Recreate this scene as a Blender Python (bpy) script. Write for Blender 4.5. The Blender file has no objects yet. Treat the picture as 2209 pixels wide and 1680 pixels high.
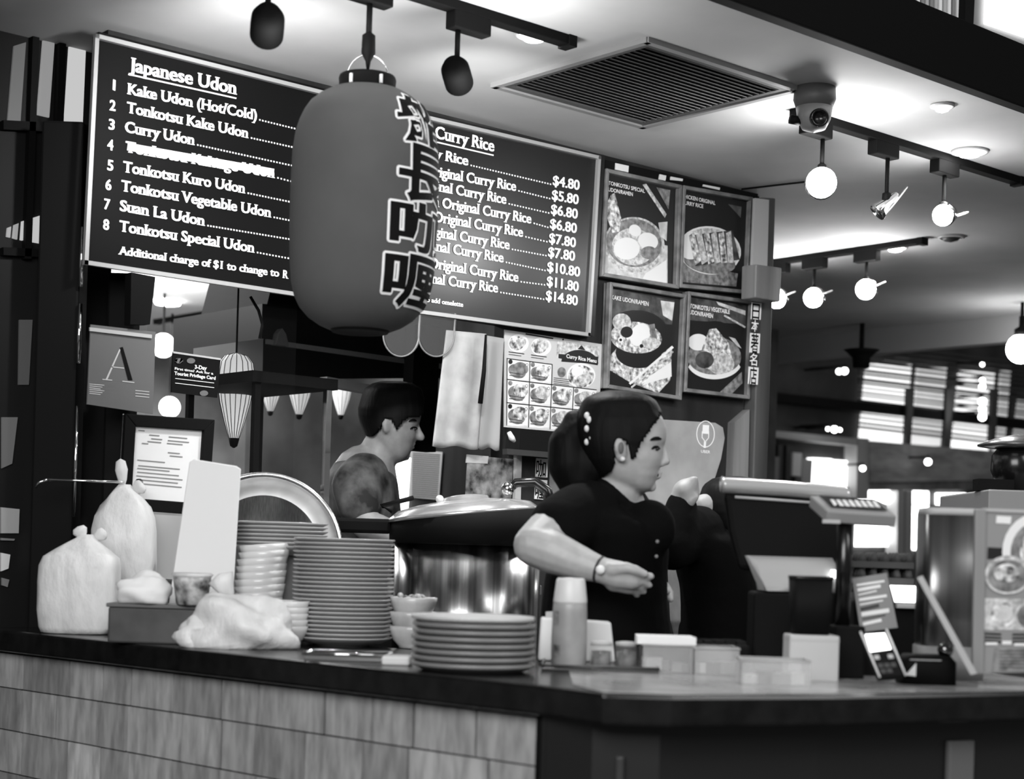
import bpy, bmesh, math, random
from mathutils import Vector as V, Matrix
random.seed(7)
C = bpy.context.scene.collection
SC = bpy.context.scene
# ------------------------------------------------------------------ camera
FPX, PX0, PY0, ROLL, EYE = 3588.0, 1104.5, 1198.0, 0.03, 1.30
RT = V((0.7522, -0.6590, 0)); FW = V((0.6590, 0.7522, 0)); UP = V((0, 0, 1))
CAMLOC = V((0, 0, EYE))
cr, sr = math.cos(ROLL), math.sin(ROLL)
cam = bpy.data.cameras.new('camera'); camo = bpy.data.objects.new('camera', cam); C.objects.link(camo)
cam.sensor_width = 36.0; cam.lens = 36.0 * FPX / 2209.0; cam.shift_y = (PY0 - 840.0) / 2209.0
cam.clip_start = 0.05
cx, cy, cz = RT * cr + UP * sr, UP * cr - RT * sr, -FW
M = Matrix((cx, cy, cz)).transposed().to_4x4(); M.translation = CAMLOC
camo.matrix_world = M
cam.dof.use_dof = True; cam.dof.focus_distance = 4.4; cam.dof.aperture_fstop = 3.6
SC.camera = camo
# ------------------------------------------------------------------ world, large lights, exposure
w = bpy.data.worlds.new('hall'); SC.world = w; w.use_nodes = True
w.node_tree.nodes['Background'].inputs[0].default_value = (1, 1, 1, 1)
w.node_tree.nodes['Background'].inputs[1].default_value = 0.05
vs = SC.view_settings; vs.view_transform = 'Standard'; vs.look = 'None'; vs.gamma = 1.0; vs.use_curve_mapping = False
vs.exposure = 1.35
def aim(o, tgt):
    o.rotation_euler = (V(tgt) - o.location).to_track_quat('-Z', 'Y').to_euler()
def area(name, loc, tgt, sx, sy, power):
    l = bpy.data.lights.new(name, 'AREA'); l.shape = 'RECTANGLE'; l.size = sx; l.size_y = sy; l.energy = power
    o = bpy.data.objects.new(name, l); C.objects.link(o); o.location = loc; aim(o, tgt); return o
def spot(name, loc, tgt, power, ang=60, blend=.6, rad=.03):
    l = bpy.data.lights.new(name, 'SPOT'); l.energy = power; l.spot_size = math.radians(ang); l.spot_blend = blend; l.shadow_soft_size = rad
    o = bpy.data.objects.new(name, l); C.objects.link(o); o.location = loc; aim(o, tgt); return o
def point(name, loc, power, rad=.03):
    l = bpy.data.lights.new(name, 'POINT'); l.energy = power; l.shadow_soft_size = rad
    o = bpy.data.objects.new(name, l); C.objects.link(o); o.location = loc; return o
area('hall_light', (-0.9, 0.0, 2.7), (2.0, 2.6, 1.0), 2.6, 1.6, 52)
area('hall_light_right', (3.4, -1.2, 3.7), (3.0, 2.2, 1.0), 2.4, 1.6, 30)
area('kitchen_light', (2.9, 5.4, 2.46), (2.9, 5.4, 0), 1.6, 1.2, 26)
area('dining_light', (4.0, 8.0, 2.46), (4.0, 8.0, 0), 2.0, 1.6, 50)
# ------------------------------------------------------------------ pixel rays
def ray(px, py):
    u = (px - PX0) / FPX; v = -(py - PY0) / FPX
    a = u * cr - v * sr; b = u * sr + v * cr
    return FW + RT * a + UP * b
def at(px, py, d=None, X=None, Y=None, Z=None):
    r = ray(px, py)
    if d is None:
        d = X / r.x if X is not None else Y / r.y if Y is not None else (Z - EYE) / r.z
    return CAMLOC + r * d
def HZ(px): return PY0 + ROLL * (px - PX0)
def base(px, d, z):                       # point at column px, depth d, height z
    py = HZ(px) - (z - EYE) / d * FPX
    p = at(px, py, d=d); return V((p.x, p.y, z))
CAMRZ = math.atan2(RT.y, RT.x)
# ------------------------------------------------------------------ materials
MATS = {}
def mat(name, val, rough=.6, metal=0, noise=None, bump=0, emit=0, alpha=None, trans=0, coat=0, spec=.5, vec='Object', stretch=(1, 1, 1)):
    if name in MATS: return MATS[name]
    m = bpy.data.materials.new(name); MATS[name] = m; m.use_nodes = True
    nt = m.node_tree; b = nt.nodes['Principled BSDF']
    b.inputs['Base Color'].default_value = (val, val, val, 1)
    b.inputs['Roughness'].default_value = rough; b.inputs['Metallic'].default_value = metal
    b.inputs['Specular IOR Level'].default_value = spec
    b.inputs['Coat Weight'].default_value = coat
    b.inputs['Transmission Weight'].default_value = trans
    if emit:
        b.inputs['Emission Color'].default_value = (1, 1, 1, 1); b.inputs['Emission Strength'].default_value = emit
    if alpha is not None: b.inputs['Alpha'].default_value = alpha
    if noise or bump:
        sc, lo, hi = noise if noise else (40, val, val)
        tc = nt.nodes.new('ShaderNodeTexCoord'); mp = nt.nodes.new('ShaderNodeMapping'); mp.inputs['Scale'].default_value = stretch
        nz = nt.nodes.new('ShaderNodeTexNoise'); nz.inputs['Scale'].default_value = sc; nz.inputs['Detail'].default_value = 5
        nt.links.new(tc.outputs[vec], mp.inputs[0]); nt.links.new(mp.outputs[0], nz.inputs['Vector'])
        if noise:
            rp = nt.nodes.new('ShaderNodeValToRGB'); rp.color_ramp.elements[0].color = (lo, lo, lo, 1); rp.color_ramp.elements[1].color = (hi, hi, hi, 1)
            rp.color_ramp.elements[0].position = .35; rp.color_ramp.elements[1].position = .65
            nt.links.new(nz.outputs[0], rp.inputs[0]); nt.links.new(rp.outputs[0], b.inputs['Base Color'])
        if bump:
            bp = nt.nodes.new('ShaderNodeBump'); bp.inputs['Strength'].default_value = bump; bp.inputs['Distance'].default_value = .01
            nt.links.new(nz.outputs[0], bp.inputs['Height']); nt.links.new(bp.outputs[0], b.inputs['Normal'])
    return m
BLACK = mat('matte_black', .004, .7, spec=.12)
BLACKG = mat('glossy_black', .006, .22)
DARK = mat('dark_wood', .02, .6, spec=.2, noise=(6, .008, .03), stretch=(1, 1, .12))
DARK2 = mat('charcoal', .03, .55)
WOOD = mat('mid_wood', .14, .5, noise=(9, .08, .22), stretch=(1, 1, .1))
GREY = mat('mid_grey', .22, .6)
LGREY = mat('light_grey', .42, .6)
WHITE = mat('white_paper', .78, .7)
WHITEG = mat('white_ceramic', .72, .2)
PLASTER = mat('ceiling_plaster', .44, .85, noise=(3, .41, .47), spec=.15)
STEEL = mat('brushed_steel', .6, .24, 1, noise=(60, .45, .7), stretch=(8, 8, .05))
CHROME = mat('chrome', .75, .08, 1)
BAG = mat('white_plastic_bag', .68, .45, bump=.9, noise=(22, .60, .74), stretch=(1, 1, .45))
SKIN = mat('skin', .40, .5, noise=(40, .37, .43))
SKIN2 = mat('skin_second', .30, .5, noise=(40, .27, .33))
HAIR = mat('black_hair', .003, .6, bump=.4, stretch=(1, 1, .1), spec=.12)
SHIRT = mat('black_shirt', .004, .9, bump=.2, spec=.06)
BULB = mat('lit_bulb', 1, .5, emit=14)
BULB2 = mat('lit_bulb_soft', 1, .5, emit=4)
SCREEN = mat('lit_screen', 1, .4, emit=1.6)
GLOWPAPER = mat('lit_surface', 1, .5, emit=1.3)  # glow put into plain white paper sheets, which are no lamps
LITD = mat('dim_lit_window', .05, .5, emit=.12)
LIT2 = mat('bright_lit_window', 1, .5, emit=2.2)
GLASS = mat('clear_plastic', .8, .08, alpha=.22)
FROST = mat('frosted_plastic', .7, .3, alpha=.45)
# ------------------------------------------------------------------ mesh builder
class MB:
    def __init__(s): s.v = []; s.f = []; s.m = []; s.s = []
    def add(s, vs_, fs, mi=0, sm=False, T=None):
        o = len(s.v)
        s.v += [(T @ V(p)) if T is not None else V(p) for p in vs_]
        for f in fs: s.f.append([o + i for i in f]); s.m.append(mi); s.s.append(sm)
        return s
    def box(s, c, sz, mi=0, T=None):
        x, y, z = sz[0] / 2, sz[1] / 2, sz[2] / 2; c = V(c)
        vs_ = [c + V((a * x, b * y, d * z)) for a in (-1, 1) for b in (-1, 1) for d in (-1, 1)]
        return s.add(vs_, [(0, 1, 3, 2), (4, 6, 7, 5), (0, 4, 5, 1), (2, 3, 7, 6), (0, 2, 6, 4), (1, 5, 7, 3)], mi, False, T)
    def bb(s, a, b, mi=0, T=None):
        a, b = V(a), V(b); return s.box((a + b) / 2, [abs(b[i] - a[i]) for i in range(3)], mi, T)
    def lathe(s, prof, n=24, mi=0, c=(0, 0, 0), T=None, sm=True):
        vs_, fs = [], []; c = V(c)
        for r, z in prof:
            for i in range(n):
                a = 2 * math.pi * i / n; vs_.append(c + V((r * math.cos(a), r * math.sin(a), z)))
        for k in range(len(prof) - 1):
            for i in range(n):
                j = (i + 1) % n; fs.append((k * n + i, k * n + j, (k + 1) * n + j, (k + 1) * n + i))
        if prof[0][0] > 1e-6: fs.append(tuple(range(n))[::-1])
        if prof[-1][0] > 1e-6: fs.append(tuple((len(prof) - 1) * n + i for i in range(n)))
        return s.add(vs_, fs, mi, sm, T)
    def tube(s, pts, r, n=8, mi=0, sm=True):
        pts = [V(p) for p in pts]; rs = r if isinstance(r, (list, tuple)) else [r] * len(pts)
        vs_, fs = [], []; prev = None
        for k, p in enumerate(pts):
            t = (pts[min(k + 1, len(pts) - 1)] - pts[max(k - 1, 0)]).normalized()
            if prev is None:
                a = V((0, 0, 1)) if abs(t.z) < .9 else V((1, 0, 0)); e1 = t.cross(a).normalized()
            else: e1 = (prev - t * prev.dot(t)).normalized()
            prev = e1; e2 = t.cross(e1)
            for i in range(n):
                a = 2 * math.pi * i / n; vs_.append(p + (e1 * math.cos(a) + e2 * math.sin(a)) * rs[k])
        for k in range(len(pts) - 1):
            for i in range(n):
                j = (i + 1) % n; fs.append((k * n + i, k * n + j, (k + 1) * n + j, (k + 1) * n + i))
        fs.append(tuple(range(n))[::-1]); fs.append(tuple((len(pts) - 1) * n + i for i in range(n)))
        return s.add(vs_, fs, mi, sm)
    def ell(s, c, r, nu=16, nv=10, mi=0, T=None):
        r = (r, r, r) if not hasattr(r, '__len__') else r; c = V(c); vs_ = [c + V((0, 0, -r[2]))]; fs = []
        for k in range(1, nv):
            b = -math.pi / 2 + math.pi * k / nv
            for i in range(nu):
                a = 2 * math.pi * i / nu; vs_.append(c + V((r[0] * math.cos(a) * math.cos(b), r[1] * math.sin(a) * math.cos(b), r[2] * math.sin(b))))
        vs_.append(c + V((0, 0, r[2]))); L = len(vs_) - 1
        for i in range(nu):
            j = (i + 1) % nu; fs.append((0, 1 + j, 1 + i)); fs.append((L, L - nu + i, L - nu + j))
            for k in range(nv - 2): fs.append((1 + k * nu + i, 1 + k * nu + j, 1 + (k + 1) * nu + j, 1 + (k + 1) * nu + i))
        return s.add(vs_, fs, mi, True, T)
    def slab(s, pts, off, mi=0):             # polygon pts (3D) thickened by vector off
        n = len(pts); a = [V(p) for p in pts]; off = V(off)
        fs = [tuple(range(n))[::-1], tuple(range(n, 2 * n))] + [(i, (i + 1) % n, n + (i + 1) % n, n + i) for i in range(n)]
        return s.add(a + [p + off for p in a], fs, mi)
    def poly(s, pts, mi=0): return s.add(pts, [tuple(range(len(pts)))], mi)
    def loft(s, rings, mi=0, sm=True, cap=True):
        n = len(rings[0]); vs_ = [p for r in rings for p in r]; fs = []
        for k in range(len(rings) - 1):
            for i in range(n):
                j = (i + 1) % n; fs.append((k * n + i, k * n + j, (k + 1) * n + j, (k + 1) * n + i))
        if cap: fs.append(tuple(range(n))[::-1]); fs.append(tuple((len(rings) - 1) * n + i for i in range(n)))
        return s.add(vs_, fs, mi, sm)
    def mesh(s, name, inv=None, bevel=0, fix=True):
        me = bpy.data.meshes.new(name)
        me.from_pydata([tuple(inv @ p) if inv is not None else tuple(p) for p in s.v], [], s.f)
        me.polygons.foreach_set('material_index', s.m); me.polygons.foreach_set('use_smooth', s.s)
        if bevel or fix:
            bm = bmesh.new(); bm.from_mesh(me)
            if fix: bmesh.ops.recalc_face_normals(bm, faces=bm.faces[:])
            if bevel:
                es = [e for e in bm.edges if len(e.link_faces) == 2 and e.calc_face_angle(0) > .5]
                bmesh.ops.bevel(bm, geom=es, offset=bevel, segments=2, affect='EDGES', profile=.5)
            bm.to_mesh(me); bm.free()
        me.update(); return me
def link(name, me, mats, parent=None):
    for m in (mats if isinstance(mats, (list, tuple)) else [mats]): me.materials.append(m)
    o = bpy.data.objects.new(name, me); C.objects.link(o)
    if parent is not None: o.parent = parent
    return o
ROOTM = {}
def thing(name, label, cat, loc=(0, 0, 0), rz=0, group=None, kind=None):
    o = bpy.data.objects.new(name, None); C.objects.link(o); o.empty_display_size = .05
    o.location = loc; o.rotation_euler = (0, 0, rz); o['label'] = label; o['category'] = cat
    if group: o['group'] = group
    if kind: o['kind'] = kind
    ROOTM[o.name] = (Matrix.Translation(V(loc)) @ Matrix.Rotation(rz, 4, 'Z')).inverted()
    return o
def rootof(o):
    while o.parent is not None: o = o.parent
    return o
def part(root, name, mb, mats, world=False, bevel=0, label=None, kind=None, fix=True):
    me = mb.mesh(name, ROOTM[rootof(root).name] if world else None, bevel, fix)
    o = link(name, me, mats, root)
    if label: o['label'] = label
    if kind: o['kind'] = kind
    return o
def solo(name, label, cat, mb, mats, loc=(0, 0, 0), rz=0, group=None, bevel=0, world=False, fix=True):
    inv = (Matrix.Translation(V(loc)) @ Matrix.Rotation(rz, 4, 'Z')).inverted() if world else None
    o = link(name, mb.mesh(name, inv, bevel, fix), mats); o.location = loc; o.rotation_euler = (0, 0, rz)
    o['label'] = label; o['category'] = cat
    if group: o['group'] = group
    ROOTM[o.name] = (Matrix.Translation(V(loc)) @ Matrix.Rotation(rz, 4, 'Z')).inverted()
    return o
def dup(o, loc, rz=None, label=None, parent=None):
    c = o.copy(); C.objects.link(c); c.parent = parent
    if parent is None:
        c.location = loc
        if rz is not None: c.rotation_euler = (0, 0, rz)
        if label: c['label'] = label
    for ch in list(o.children): dup(ch, None, None, None, c)
    return c
def struct(name, mb, mats, parent=None, bevel=0):
    o = link(name, mb.mesh(name, None, bevel), mats, parent)
    if parent is None: o['kind'] = 'structure'
    return o
# ------------------------------------------------------------------ flat print helpers
def ev(cx_, cy_, rx, ry, rot=0, n=28, a0=0, a1=360):
    c, s_ = math.cos(math.radians(rot)), math.sin(math.radians(rot)); out = []
    for i in range(n if a1 - a0 >= 360 else n + 1):
        a = math.radians(a0 + (a1 - a0) * i / n); x, y = rx * math.cos(a), ry * math.sin(a)
        out.append((cx_ + x * c - y * s_, cy_ + x * s_ + y * c))
    return out
class Plane:                                # a real flat surface in the room: Y, X or facing plane through a point
    def __init__(s, Y=None, X=None, p=None, n=None):
        if Y is not None: p, n = V((0, Y, 0)), V((0, -1, 0))
        elif X is not None: p, n = V((X, 0, 0)), V((-1, 0, 0))
        s.p, s.n = V(p), V(n).normalized()
    def at(s, px, py, lift=0):
        r = ray(px, py); d = (s.p + s.n * lift - CAMLOC).dot(s.n) / r.dot(s.n); return CAMLOC + r * d
def PP(mb, pl, pts, lift=.0006, mi=0): mb.poly([pl.at(x, y, lift) for x, y in pts], mi)
def PS(mb, pl, pts, lift, mi=0):            # solid slab from the plane outwards
    mb.slab([pl.at(x, y, 0) for x, y in pts], pl.n * lift, mi)
GLY = {}; LAY = {}
def glyphs(s, off=0.0, serif=False, fat=0.0):
    k = (s, off, serif, fat)
    if k in GLY: return GLY[k]
    c = bpy.data.curves.new('t', 'FONT'); c.body = s; c.resolution_u = 3; c.offset = off
    o = bpy.data.objects.new('t', c); C.objects.link(o); dg = bpy.context.evaluated_depsgraph_get(); dg.update()
    me = bpy.data.meshes.new_from_object(o.evaluated_get(dg))
    vs_ = [(v.co.x, v.co.y) for v in me.vertices]; fs = [tuple(p.vertices) for p in me.polygons]
    nb = len(vs_); ns = nb
    if serif:
        cnt = {}
        for f in fs:
            for i in range(len(f)):
                e = tuple(sorted((f[i], f[(i + 1) % len(f)]))); cnt[e] = cnt.get(e, 0) + 1
        ext = []
        for (a, b), q in cnt.items():
            if q != 1: continue
            (x0, y0), (x1, y1) = vs_[a], vs_[b]
            if abs(y0 - y1) < .004 and .045 < abs(x0 - x1) < .16:
                for yy, sg in ((0, 1), (.694, -1), (.5, -1), (-.2, 1)):
                    if abs(y0 - yy) < .06: ext.append((min(x0, x1), max(x0, x1), y0, sg)); break
        for x0, x1, y, sg in ext:
            n = len(vs_); vs_ += [(x0 - .055, y), (x1 + .055, y), (x1 + .055, y + sg * .05), (x0 - .055, y + sg * .05)]
            fs.append((n, n + 1, n + 2, n + 3))
    ns = len(vs_)
    if fat:
        n = len(vs_); vs_ = vs_ + [(x + fat, y) for x, y in vs_]; fs = fs + [tuple(i + n for i in f) for f in fs]
    bpy.data.objects.remove(o); bpy.data.curves.remove(c); bpy.data.meshes.remove(me)
    xs = [p[0] for p in vs_]; lay = [0 if i < nb else 1 if i < ns else 2 if i < ns + nb else 3 for i in range(len(vs_))]; GLY[k] = (vs_, fs, min(xs), max(xs)); LAY[k] = lay; return GLY[k]
def TX(mb, pl, s, p0, p1, cap, lift=.001, mi=0, off=0.0, serif=False, fat=0.0, upx=.045):
    vs_, fs, x0, x1 = glyphs(s, off, serif, fat)
    A, B = pl.at(p0[0], p0[1], lift), pl.at(p1[0], p1[1], lift)
    U = pl.at(p0[0] + upx * cap, p0[1] - cap, lift) - A
    ex = (B - A) / (x1 - x0); ey = U / .69
    lay = LAY[(s, off, serif, fat)]
    mb.add([A + ex * (x - x0) + ey * y + pl.n * (.00025 * lay[i]) for i, (x, y) in enumerate(vs_)], fs, mi)
def DOTS(mb, pl, p0, p1, step, sz, lift=.001, mi=0):
    n = int(math.hypot(p1[0] - p0[0], p1[1] - p0[1]) / step)
    for i in range(n + 1):
        t = i / max(n, 1); x = p0[0] + (p1[0] - p0[0]) * t; y = p0[1] + (p1[1] - p0[1]) * t
        PP(mb, pl, [(x, y), (x + sz, y + .2 * sz), (x + sz, y - .8 * sz), (x, y - sz)], lift, mi)
def PL(mb, pl, p0, p1, wpx, lift=.001, mi=0):   # printed line
    dx, dy = p1[0] - p0[0], p1[1] - p0[1]; L = math.hypot(dx, dy) or 1; nx, ny = -dy / L * wpx / 2, dx / L * wpx / 2
    PP(mb, pl, [(p0[0] + nx, p0[1] + ny), (p1[0] + nx, p1[1] + ny), (p1[0] - nx, p1[1] - ny), (p0[0] - nx, p0[1] - ny)], lift, mi)
def lerp2(q, u, v):                          # quad TL,TR,BR,BL
    (ax, ay), (bx, by), (cx_, cy_), (dx, dy) = q
    return ((ax * (1 - u) + bx * u) * (1 - v) + (dx * (1 - u) + cx_ * u) * v, (ay * (1 - u) + by * u) * (1 - v) + (dy * (1 - u) + cy_ * u) * v)
def RT_(z): return Matrix.Rotation(z, 4, 'Z')
ORD = ['topmost', 'second', 'third', 'fourth', 'fifth', 'sixth', 'seventh', 'eighth', 'ninth', 'tenth', 'eleventh', 'twelfth', 'thirteenth', 'fourteenth', 'fifteenth', 'sixteenth', 'seventeenth', 'eighteenth', 'nineteenth', 'twentieth', 'twenty-first', 'twenty-second', 'twenty-third', 'twenty-fourth', 'twenty-fifth']
def rank(i, n, what):
    if i == 0: return 'topmost %s' % what
    if i == n - 1: return 'lowest %s' % what
    return '%s %s from the top' % (ORD[i], what)
# ================================================================== STRUCTURE
CEIL = 2.51
YW = 3.60                                  # menu wall front face
b = MB().bb((-3, -3, -.1), (14, 10, 0)); struct('floor', b, mat('floor_tile', .06, .5))
b = MB().bb((-1.5, 2.44, CEIL), (6.95, 9.7, CEIL + .12)); struct('ceiling', b, PLASTER)
b = MB().bb((-1.5, 2.40, CEIL - .004), (9.0, 2.44, 2.668)); struct('trim_1', b, mat('fascia_black', .003, .8, spec=.08), bevel=.004)
b = MB().bb((6.95, 2.0, CEIL - .125), (7.03, 9.7, CEIL + .12)); struct('trim_2', b, mat('beam_grey', .3, .7))
# menu wall
b = MB(); b.bb((1.84, YW, 1.965), (4.18, YW + .08, CEIL)); b.bb((3.13, YW, 0), (4.18, YW + .08, 1.965)); b.bb((1.99, YW, 0), (3.13, YW + .08, 1.19))
struct('wall_back', b, DARK)
b = MB().bb((4.18, YW + .02, 0), (4.21, 5.6, CEIL)); struct('wall_right', b, DARK)
b = MB().bb((3.50, 5.6, 0), (6.7, 5.68, CEIL)); struct('wall_kitchen', b, mat('kitchen_wall', .06, .6, noise=(3, .03, .10)))
b = MB(); b.bb((.6, 9.6, 0), (6.7, 9.68, CEIL)); b.bb((6.6, 5.68, 0), (6.7, 9.6, CEIL)); b.bb((.5, 3.9, 0), (.6, 9.6, CEIL))
struct('wall_dining', b, mat('dining_wall', .38, .7, noise=(1.6, .2, .5)))
# dark lattice wall at the left end
wl = struct('wall_left', MB().bb((.6, 3.80, 0), (1.97, 3.88, CEIL)), mat('lattice_black', .008, .6, spec=.2))
pl = Plane(Y=3.80)
def pane(pts, m, th=.006):
    q = MB(); PS(q, pl, pts, th); struct('pane', q, m, wl)
def bar(pts, m=BLACK, th=.02, nm='mullion'):
    q = MB(); PS(q, pl, pts, th); struct(nm, q, m, wl)
pane([(28, 100), (54, 92), (42, 262), (14, 262)], mat('lit_surface_1', .03, .5, emit=.035))
pane([(92, 72), (117, 72), (104, 254), (78, 248)], mat('lit_surface_2', .03, .5, emit=.10))
pane([(149, 72), (184, 80), (176, 272), (137, 262)], mat('lit_surface_3', .03, .5, emit=.22))
pane([(45, 478), (92, 463), (88, 526), (42, 518)], mat('lit_surface_4', .03, .5, emit=.2))
pane([(14, 492), (22, 489), (20, 513), (12, 511)], LITD); pane([(28, 486), (38, 482), (35, 517), (25, 514)], LITD)
pane([(144, 455), (180, 452), (176, 538), (136, 531)], LITD)
pane([(40, 690), (68, 690), (60, 830), (38, 830)], mat('lit_surface_5', .03, .5, emit=.015)); pane([(2, 900), (36, 900), (24, 1000), (2, 1010)], mat('lit_surface_6', .03, .5, emit=.03))
bar([(0, 262), (190, 272), (188, 292), (0, 282)]); bar([(0, 535), (186, 545), (186, 562), (0, 552)])
bar([(64, 60), (78, 60), (60, 560), (46, 560)]); bar([(122, 60), (136, 60), (120, 560), (104, 560)])
# lower left corner, pale things stuck on the lattice
for k, q in enumerate([[(0, 1094), (40, 1098), (38, 1150), (0, 1150)], [(0, 1160), (30, 1162), (28, 1166), (0, 1165)], [(0, 1192), (20, 1196), (16, 1226), (0, 1232)], [(2, 1246), (18, 1250), (14, 1266), (2, 1262)]]):
    pane(q, [LGREY, GREY, WHITE, GREY][k])
# pillars
def pillar(name, label, q, d, m, h=CEIL):
    t = thing(name, label, 'pillar', tuple(base((q[0] + q[1]) / 2, d, 0)), CAMRZ)
    wv = (q[1] - q[0]) * d / FPX
    part(t, 'shaft', MB().bb((-wv / 2, -.04, 0), (wv / 2, .04, h)), m, bevel=.006)
    return t
t = pillar('black_pillar', 'broad black pillar at the far left behind the white takeaway bags', (38, 128), 3.95, BLACK, 2.29)
q = MB()
for z0, z1, r in ((1.36, 1.62, .004), (1.72, 1.86, .006), (1.90, 2.04, .006)): q.tube([(.055, -.045, z0), (.055, -.045, z1)], r)
part(t, 'chrome_edge', q, CHROME)
t = pillar('dark_post', 'slim dark post under the left end of the menu board, behind the A card', (190, 246), 4.09, BLACK, 1.96)
# black post with pegs hanging left of opening
b = MB(); P0 = at(262, 596, Y=3.57); P1 = at(256, 704, Y=3.57)
solo('short_black_post', 'short black post hanging from the menu board above the A card', 'post', MB().slab([at(270, 590, Y=3.58), at(322, 600, Y=3.58), at(310, 702, Y=3.58), at(268, 702, Y=3.58)], (0, -.03, 0)), BLACK)
b = MB(); b.tube([at(102, 1034, d=3.8), at(268, 1040, d=3.85)], .003)
b.tube([at(102, 1034, d=3.8), at(84, 1040, d=3.8), at(76, 1052, d=3.8)], .003)
solo('chrome_rod', 'thin chrome rod running level from the black pillar to the framed certificate', 'rod', b, CHROME)
# storefront across the hall ------------------------------------------------
YS = 8.0; ps = Plane(Y=YS)
b = MB(); b.bb((8.6, YS, 0), (13.9, YS + .1, 6.5)); struct('wall_storefront', b, mat('storefront_dark', .03, .6, noise=(2.2, .012, .05)))
sf = thing('storefront', 'dim storefront across the hall with a pale fascia and lit panes', 'storefront', (11.2, YS - .02, 0))
def sp(name, pts, th, m): 
    q = MB(); PS(q, ps, pts, th); return part(sf, name, q, m, world=True)
sp('rail', [(1600, 842), (2209, 909), (2209, 928), (1600, 862)], .10, BLACK)
sp('door_head', [(1600, 926), (1825, 947), (1825, 962), (1600, 940)], .12, mat('pale_trim', .4, .5))
sp('door_jamb', [(1822, 945), (1848, 947), (1846, 1078), (1820, 1076)], .12, mat('pale_trim', .4, .5))
sp('fascia_board', [(1848, 952), (2190, 980), (2230, 1034), (1848, 1040)], .14, mat('fascia_plank', .30, .55, noise=(4, .2, .4), stretch=(1, 1, 4)))
sp('sill_board', [(1848, 1036), (2230, 1034), (2230, 1056), (1848, 1058)], .10, mat('fascia_plank2', .18, .55, noise=(4, .1, .3)))
for q, e in (([(1850, 1056), (1908, 1056), (1908, 1086), (1850, 1086)], LIT2), ([(1944, 1058), (1992, 1060), (1992, 1088), (1944, 1086)], LIT2), ([(2018, 1064), (2072, 1064), (2074, 1090), (2018, 1088)], LIT2),
             ([(1844, 1130), (1906, 1130), (1904, 1178), (1842, 1178)], LIT2), ([(1942, 1090), (1992, 1090), (1974, 1186), (1942, 1184)], LIT2), ([(1916, 1040), (1936, 1040), (1936, 1056), (1916, 1056)], LITD)):
    sp('lit_pane', q, .05, e)
for x in (1912, 1930): sp('mullion', [(x, 1058), (x + 14, 1058), (x + 12, 1200), (x - 2, 1200)], .11, LGREY)
for q, m in (([(1624, 984), (1668, 986), (1666, 1042), (1622, 1040)], GREY), ([(1698, 976), (1717, 978), (1714, 1028), (1696, 1026)], WHITE), ([(1718, 990), (1740, 992), (1737, 1044), (1716, 1042)], LGREY),
             ([(1741, 988), (1781, 990), (1778, 1050), (1739, 1046)], GLOWPAPER), ([(1783, 992), (1814, 994), (1812, 1052), (1781, 1050)], GLOWPAPER)):  # the last two papers get their brightness as added glow
    sp('paper_in_doorway', q, .06, m)
for x in (1600, 1640, 1668, 1686): sp('dark_slat', [(x, 960), (x + 10, 960), (x + 8, 1040), (x - 2, 1040)], .05, DARK2)
# lit window columns behind slat blinds
cols = [(1858, 1952, 735, 958), (1968, 2028, 742, 962), (2058, 2132, 750, 972), (2148, 2166, 800, 972), (2186, 2206, 860, 985)]
for k, (xa, xb, ya, yb) in enumerate(cols):
    e = mat('lit_blind_%d' % k, 1, .5, emit=(.55, .28, .5, .2, .12)[k], noise=None)
    sp('window_pane', [(xa + 8, ya + (50 if k < 3 else 0)), (xb + 8, ya + (52 if k < 3 else 0)), (xb - 6, yb), (xa - 8, yb)], .03, e)
bl = thing('slat_blind', 'long horizontal slat blind before the lit windows of the far storefront', 'blind', (11.4, YS - .05, 2.4))
slat_m = mat('blind_slat', .03, .5)
for k in range(20):
    y0 = 738 + k * 9.5 + random.uniform(-1.2, 1.2); hgt = random.uniform(4, 6.5) if k < 8 else random.uniform(2.5, 7)
    x0 = 1850 if k > 4 else 1980 - k * 26
    q = MB(); f = lambda x: y0 + (x - 1850) * .118
    q.slab([ps.at(x0, f(x0), .06), ps.at(2230, f(2230), .06), ps.at(2230, f(2230) + hgt, .06), ps.at(x0, f(x0) + hgt, .06)], (0, -.02, 0)); part(bl, 'slat', q, slat_m, world=True)
for x in (1952, 2036, 2134):
    q = MB(); q.slab([ps.at(x, 840, .09), ps.at(x + 14, 842, .09), ps.at(x + 6, 968, .09), ps.at(x - 6, 966, .09)], (0, -.03, 0)); part(bl, 'post', q, mat('blind_post', .05, .5), world=True)
# small far lamps
def bulb(px, py, d, rpx, label, m=BULB2, name='far_bulb'):
    wall = d > 10
    p = at(px, py, Y=YS - .32) if wall else at(px, py, d=d); d = (p - CAMLOC).dot(FW); r = rpx * d / FPX
    t = thing(name, label, 'lamp', tuple(p)); part(t, 'globe', MB().ell((0, 0, 0), r), m)
    part(t, 'bracket', MB().tube([(0, 0, r * 1.5), (0, .34, r * 1.5)], .008) if wall else MB().tube([(0, 0, r * 2), (0, 0, CEIL - p.z)], .008), BLACK)
    part(t, 'cap', MB().lathe([(r * .5, r * .8), (r * .5, r * 1.3), (.2 * r, r * 1.5), (.2 * r, r * 2.2)], 10), BLACK)
bulb(2203, 752, 7.5, 32, 'large round glowing lamp at the right edge under the ceiling beam', BULB, 'globe_lamp')
bulb(1800, 926, 12.8, 7, 'tiny bright bulb above the storefront door head'); bulb(1786, 925, 12.8, 4, 'left small neighbour of the bulb above the door head'); bulb(1812, 927, 12.8, 4, 'right small neighbour of the bulb above the door head')
bulb(1810, 801, 12.0, 6, 'left bulb of the pair below the dark far fitting'); bulb(1822, 800, 12.0, 7, 'right bulb of the pair below the dark far fitting')
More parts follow.
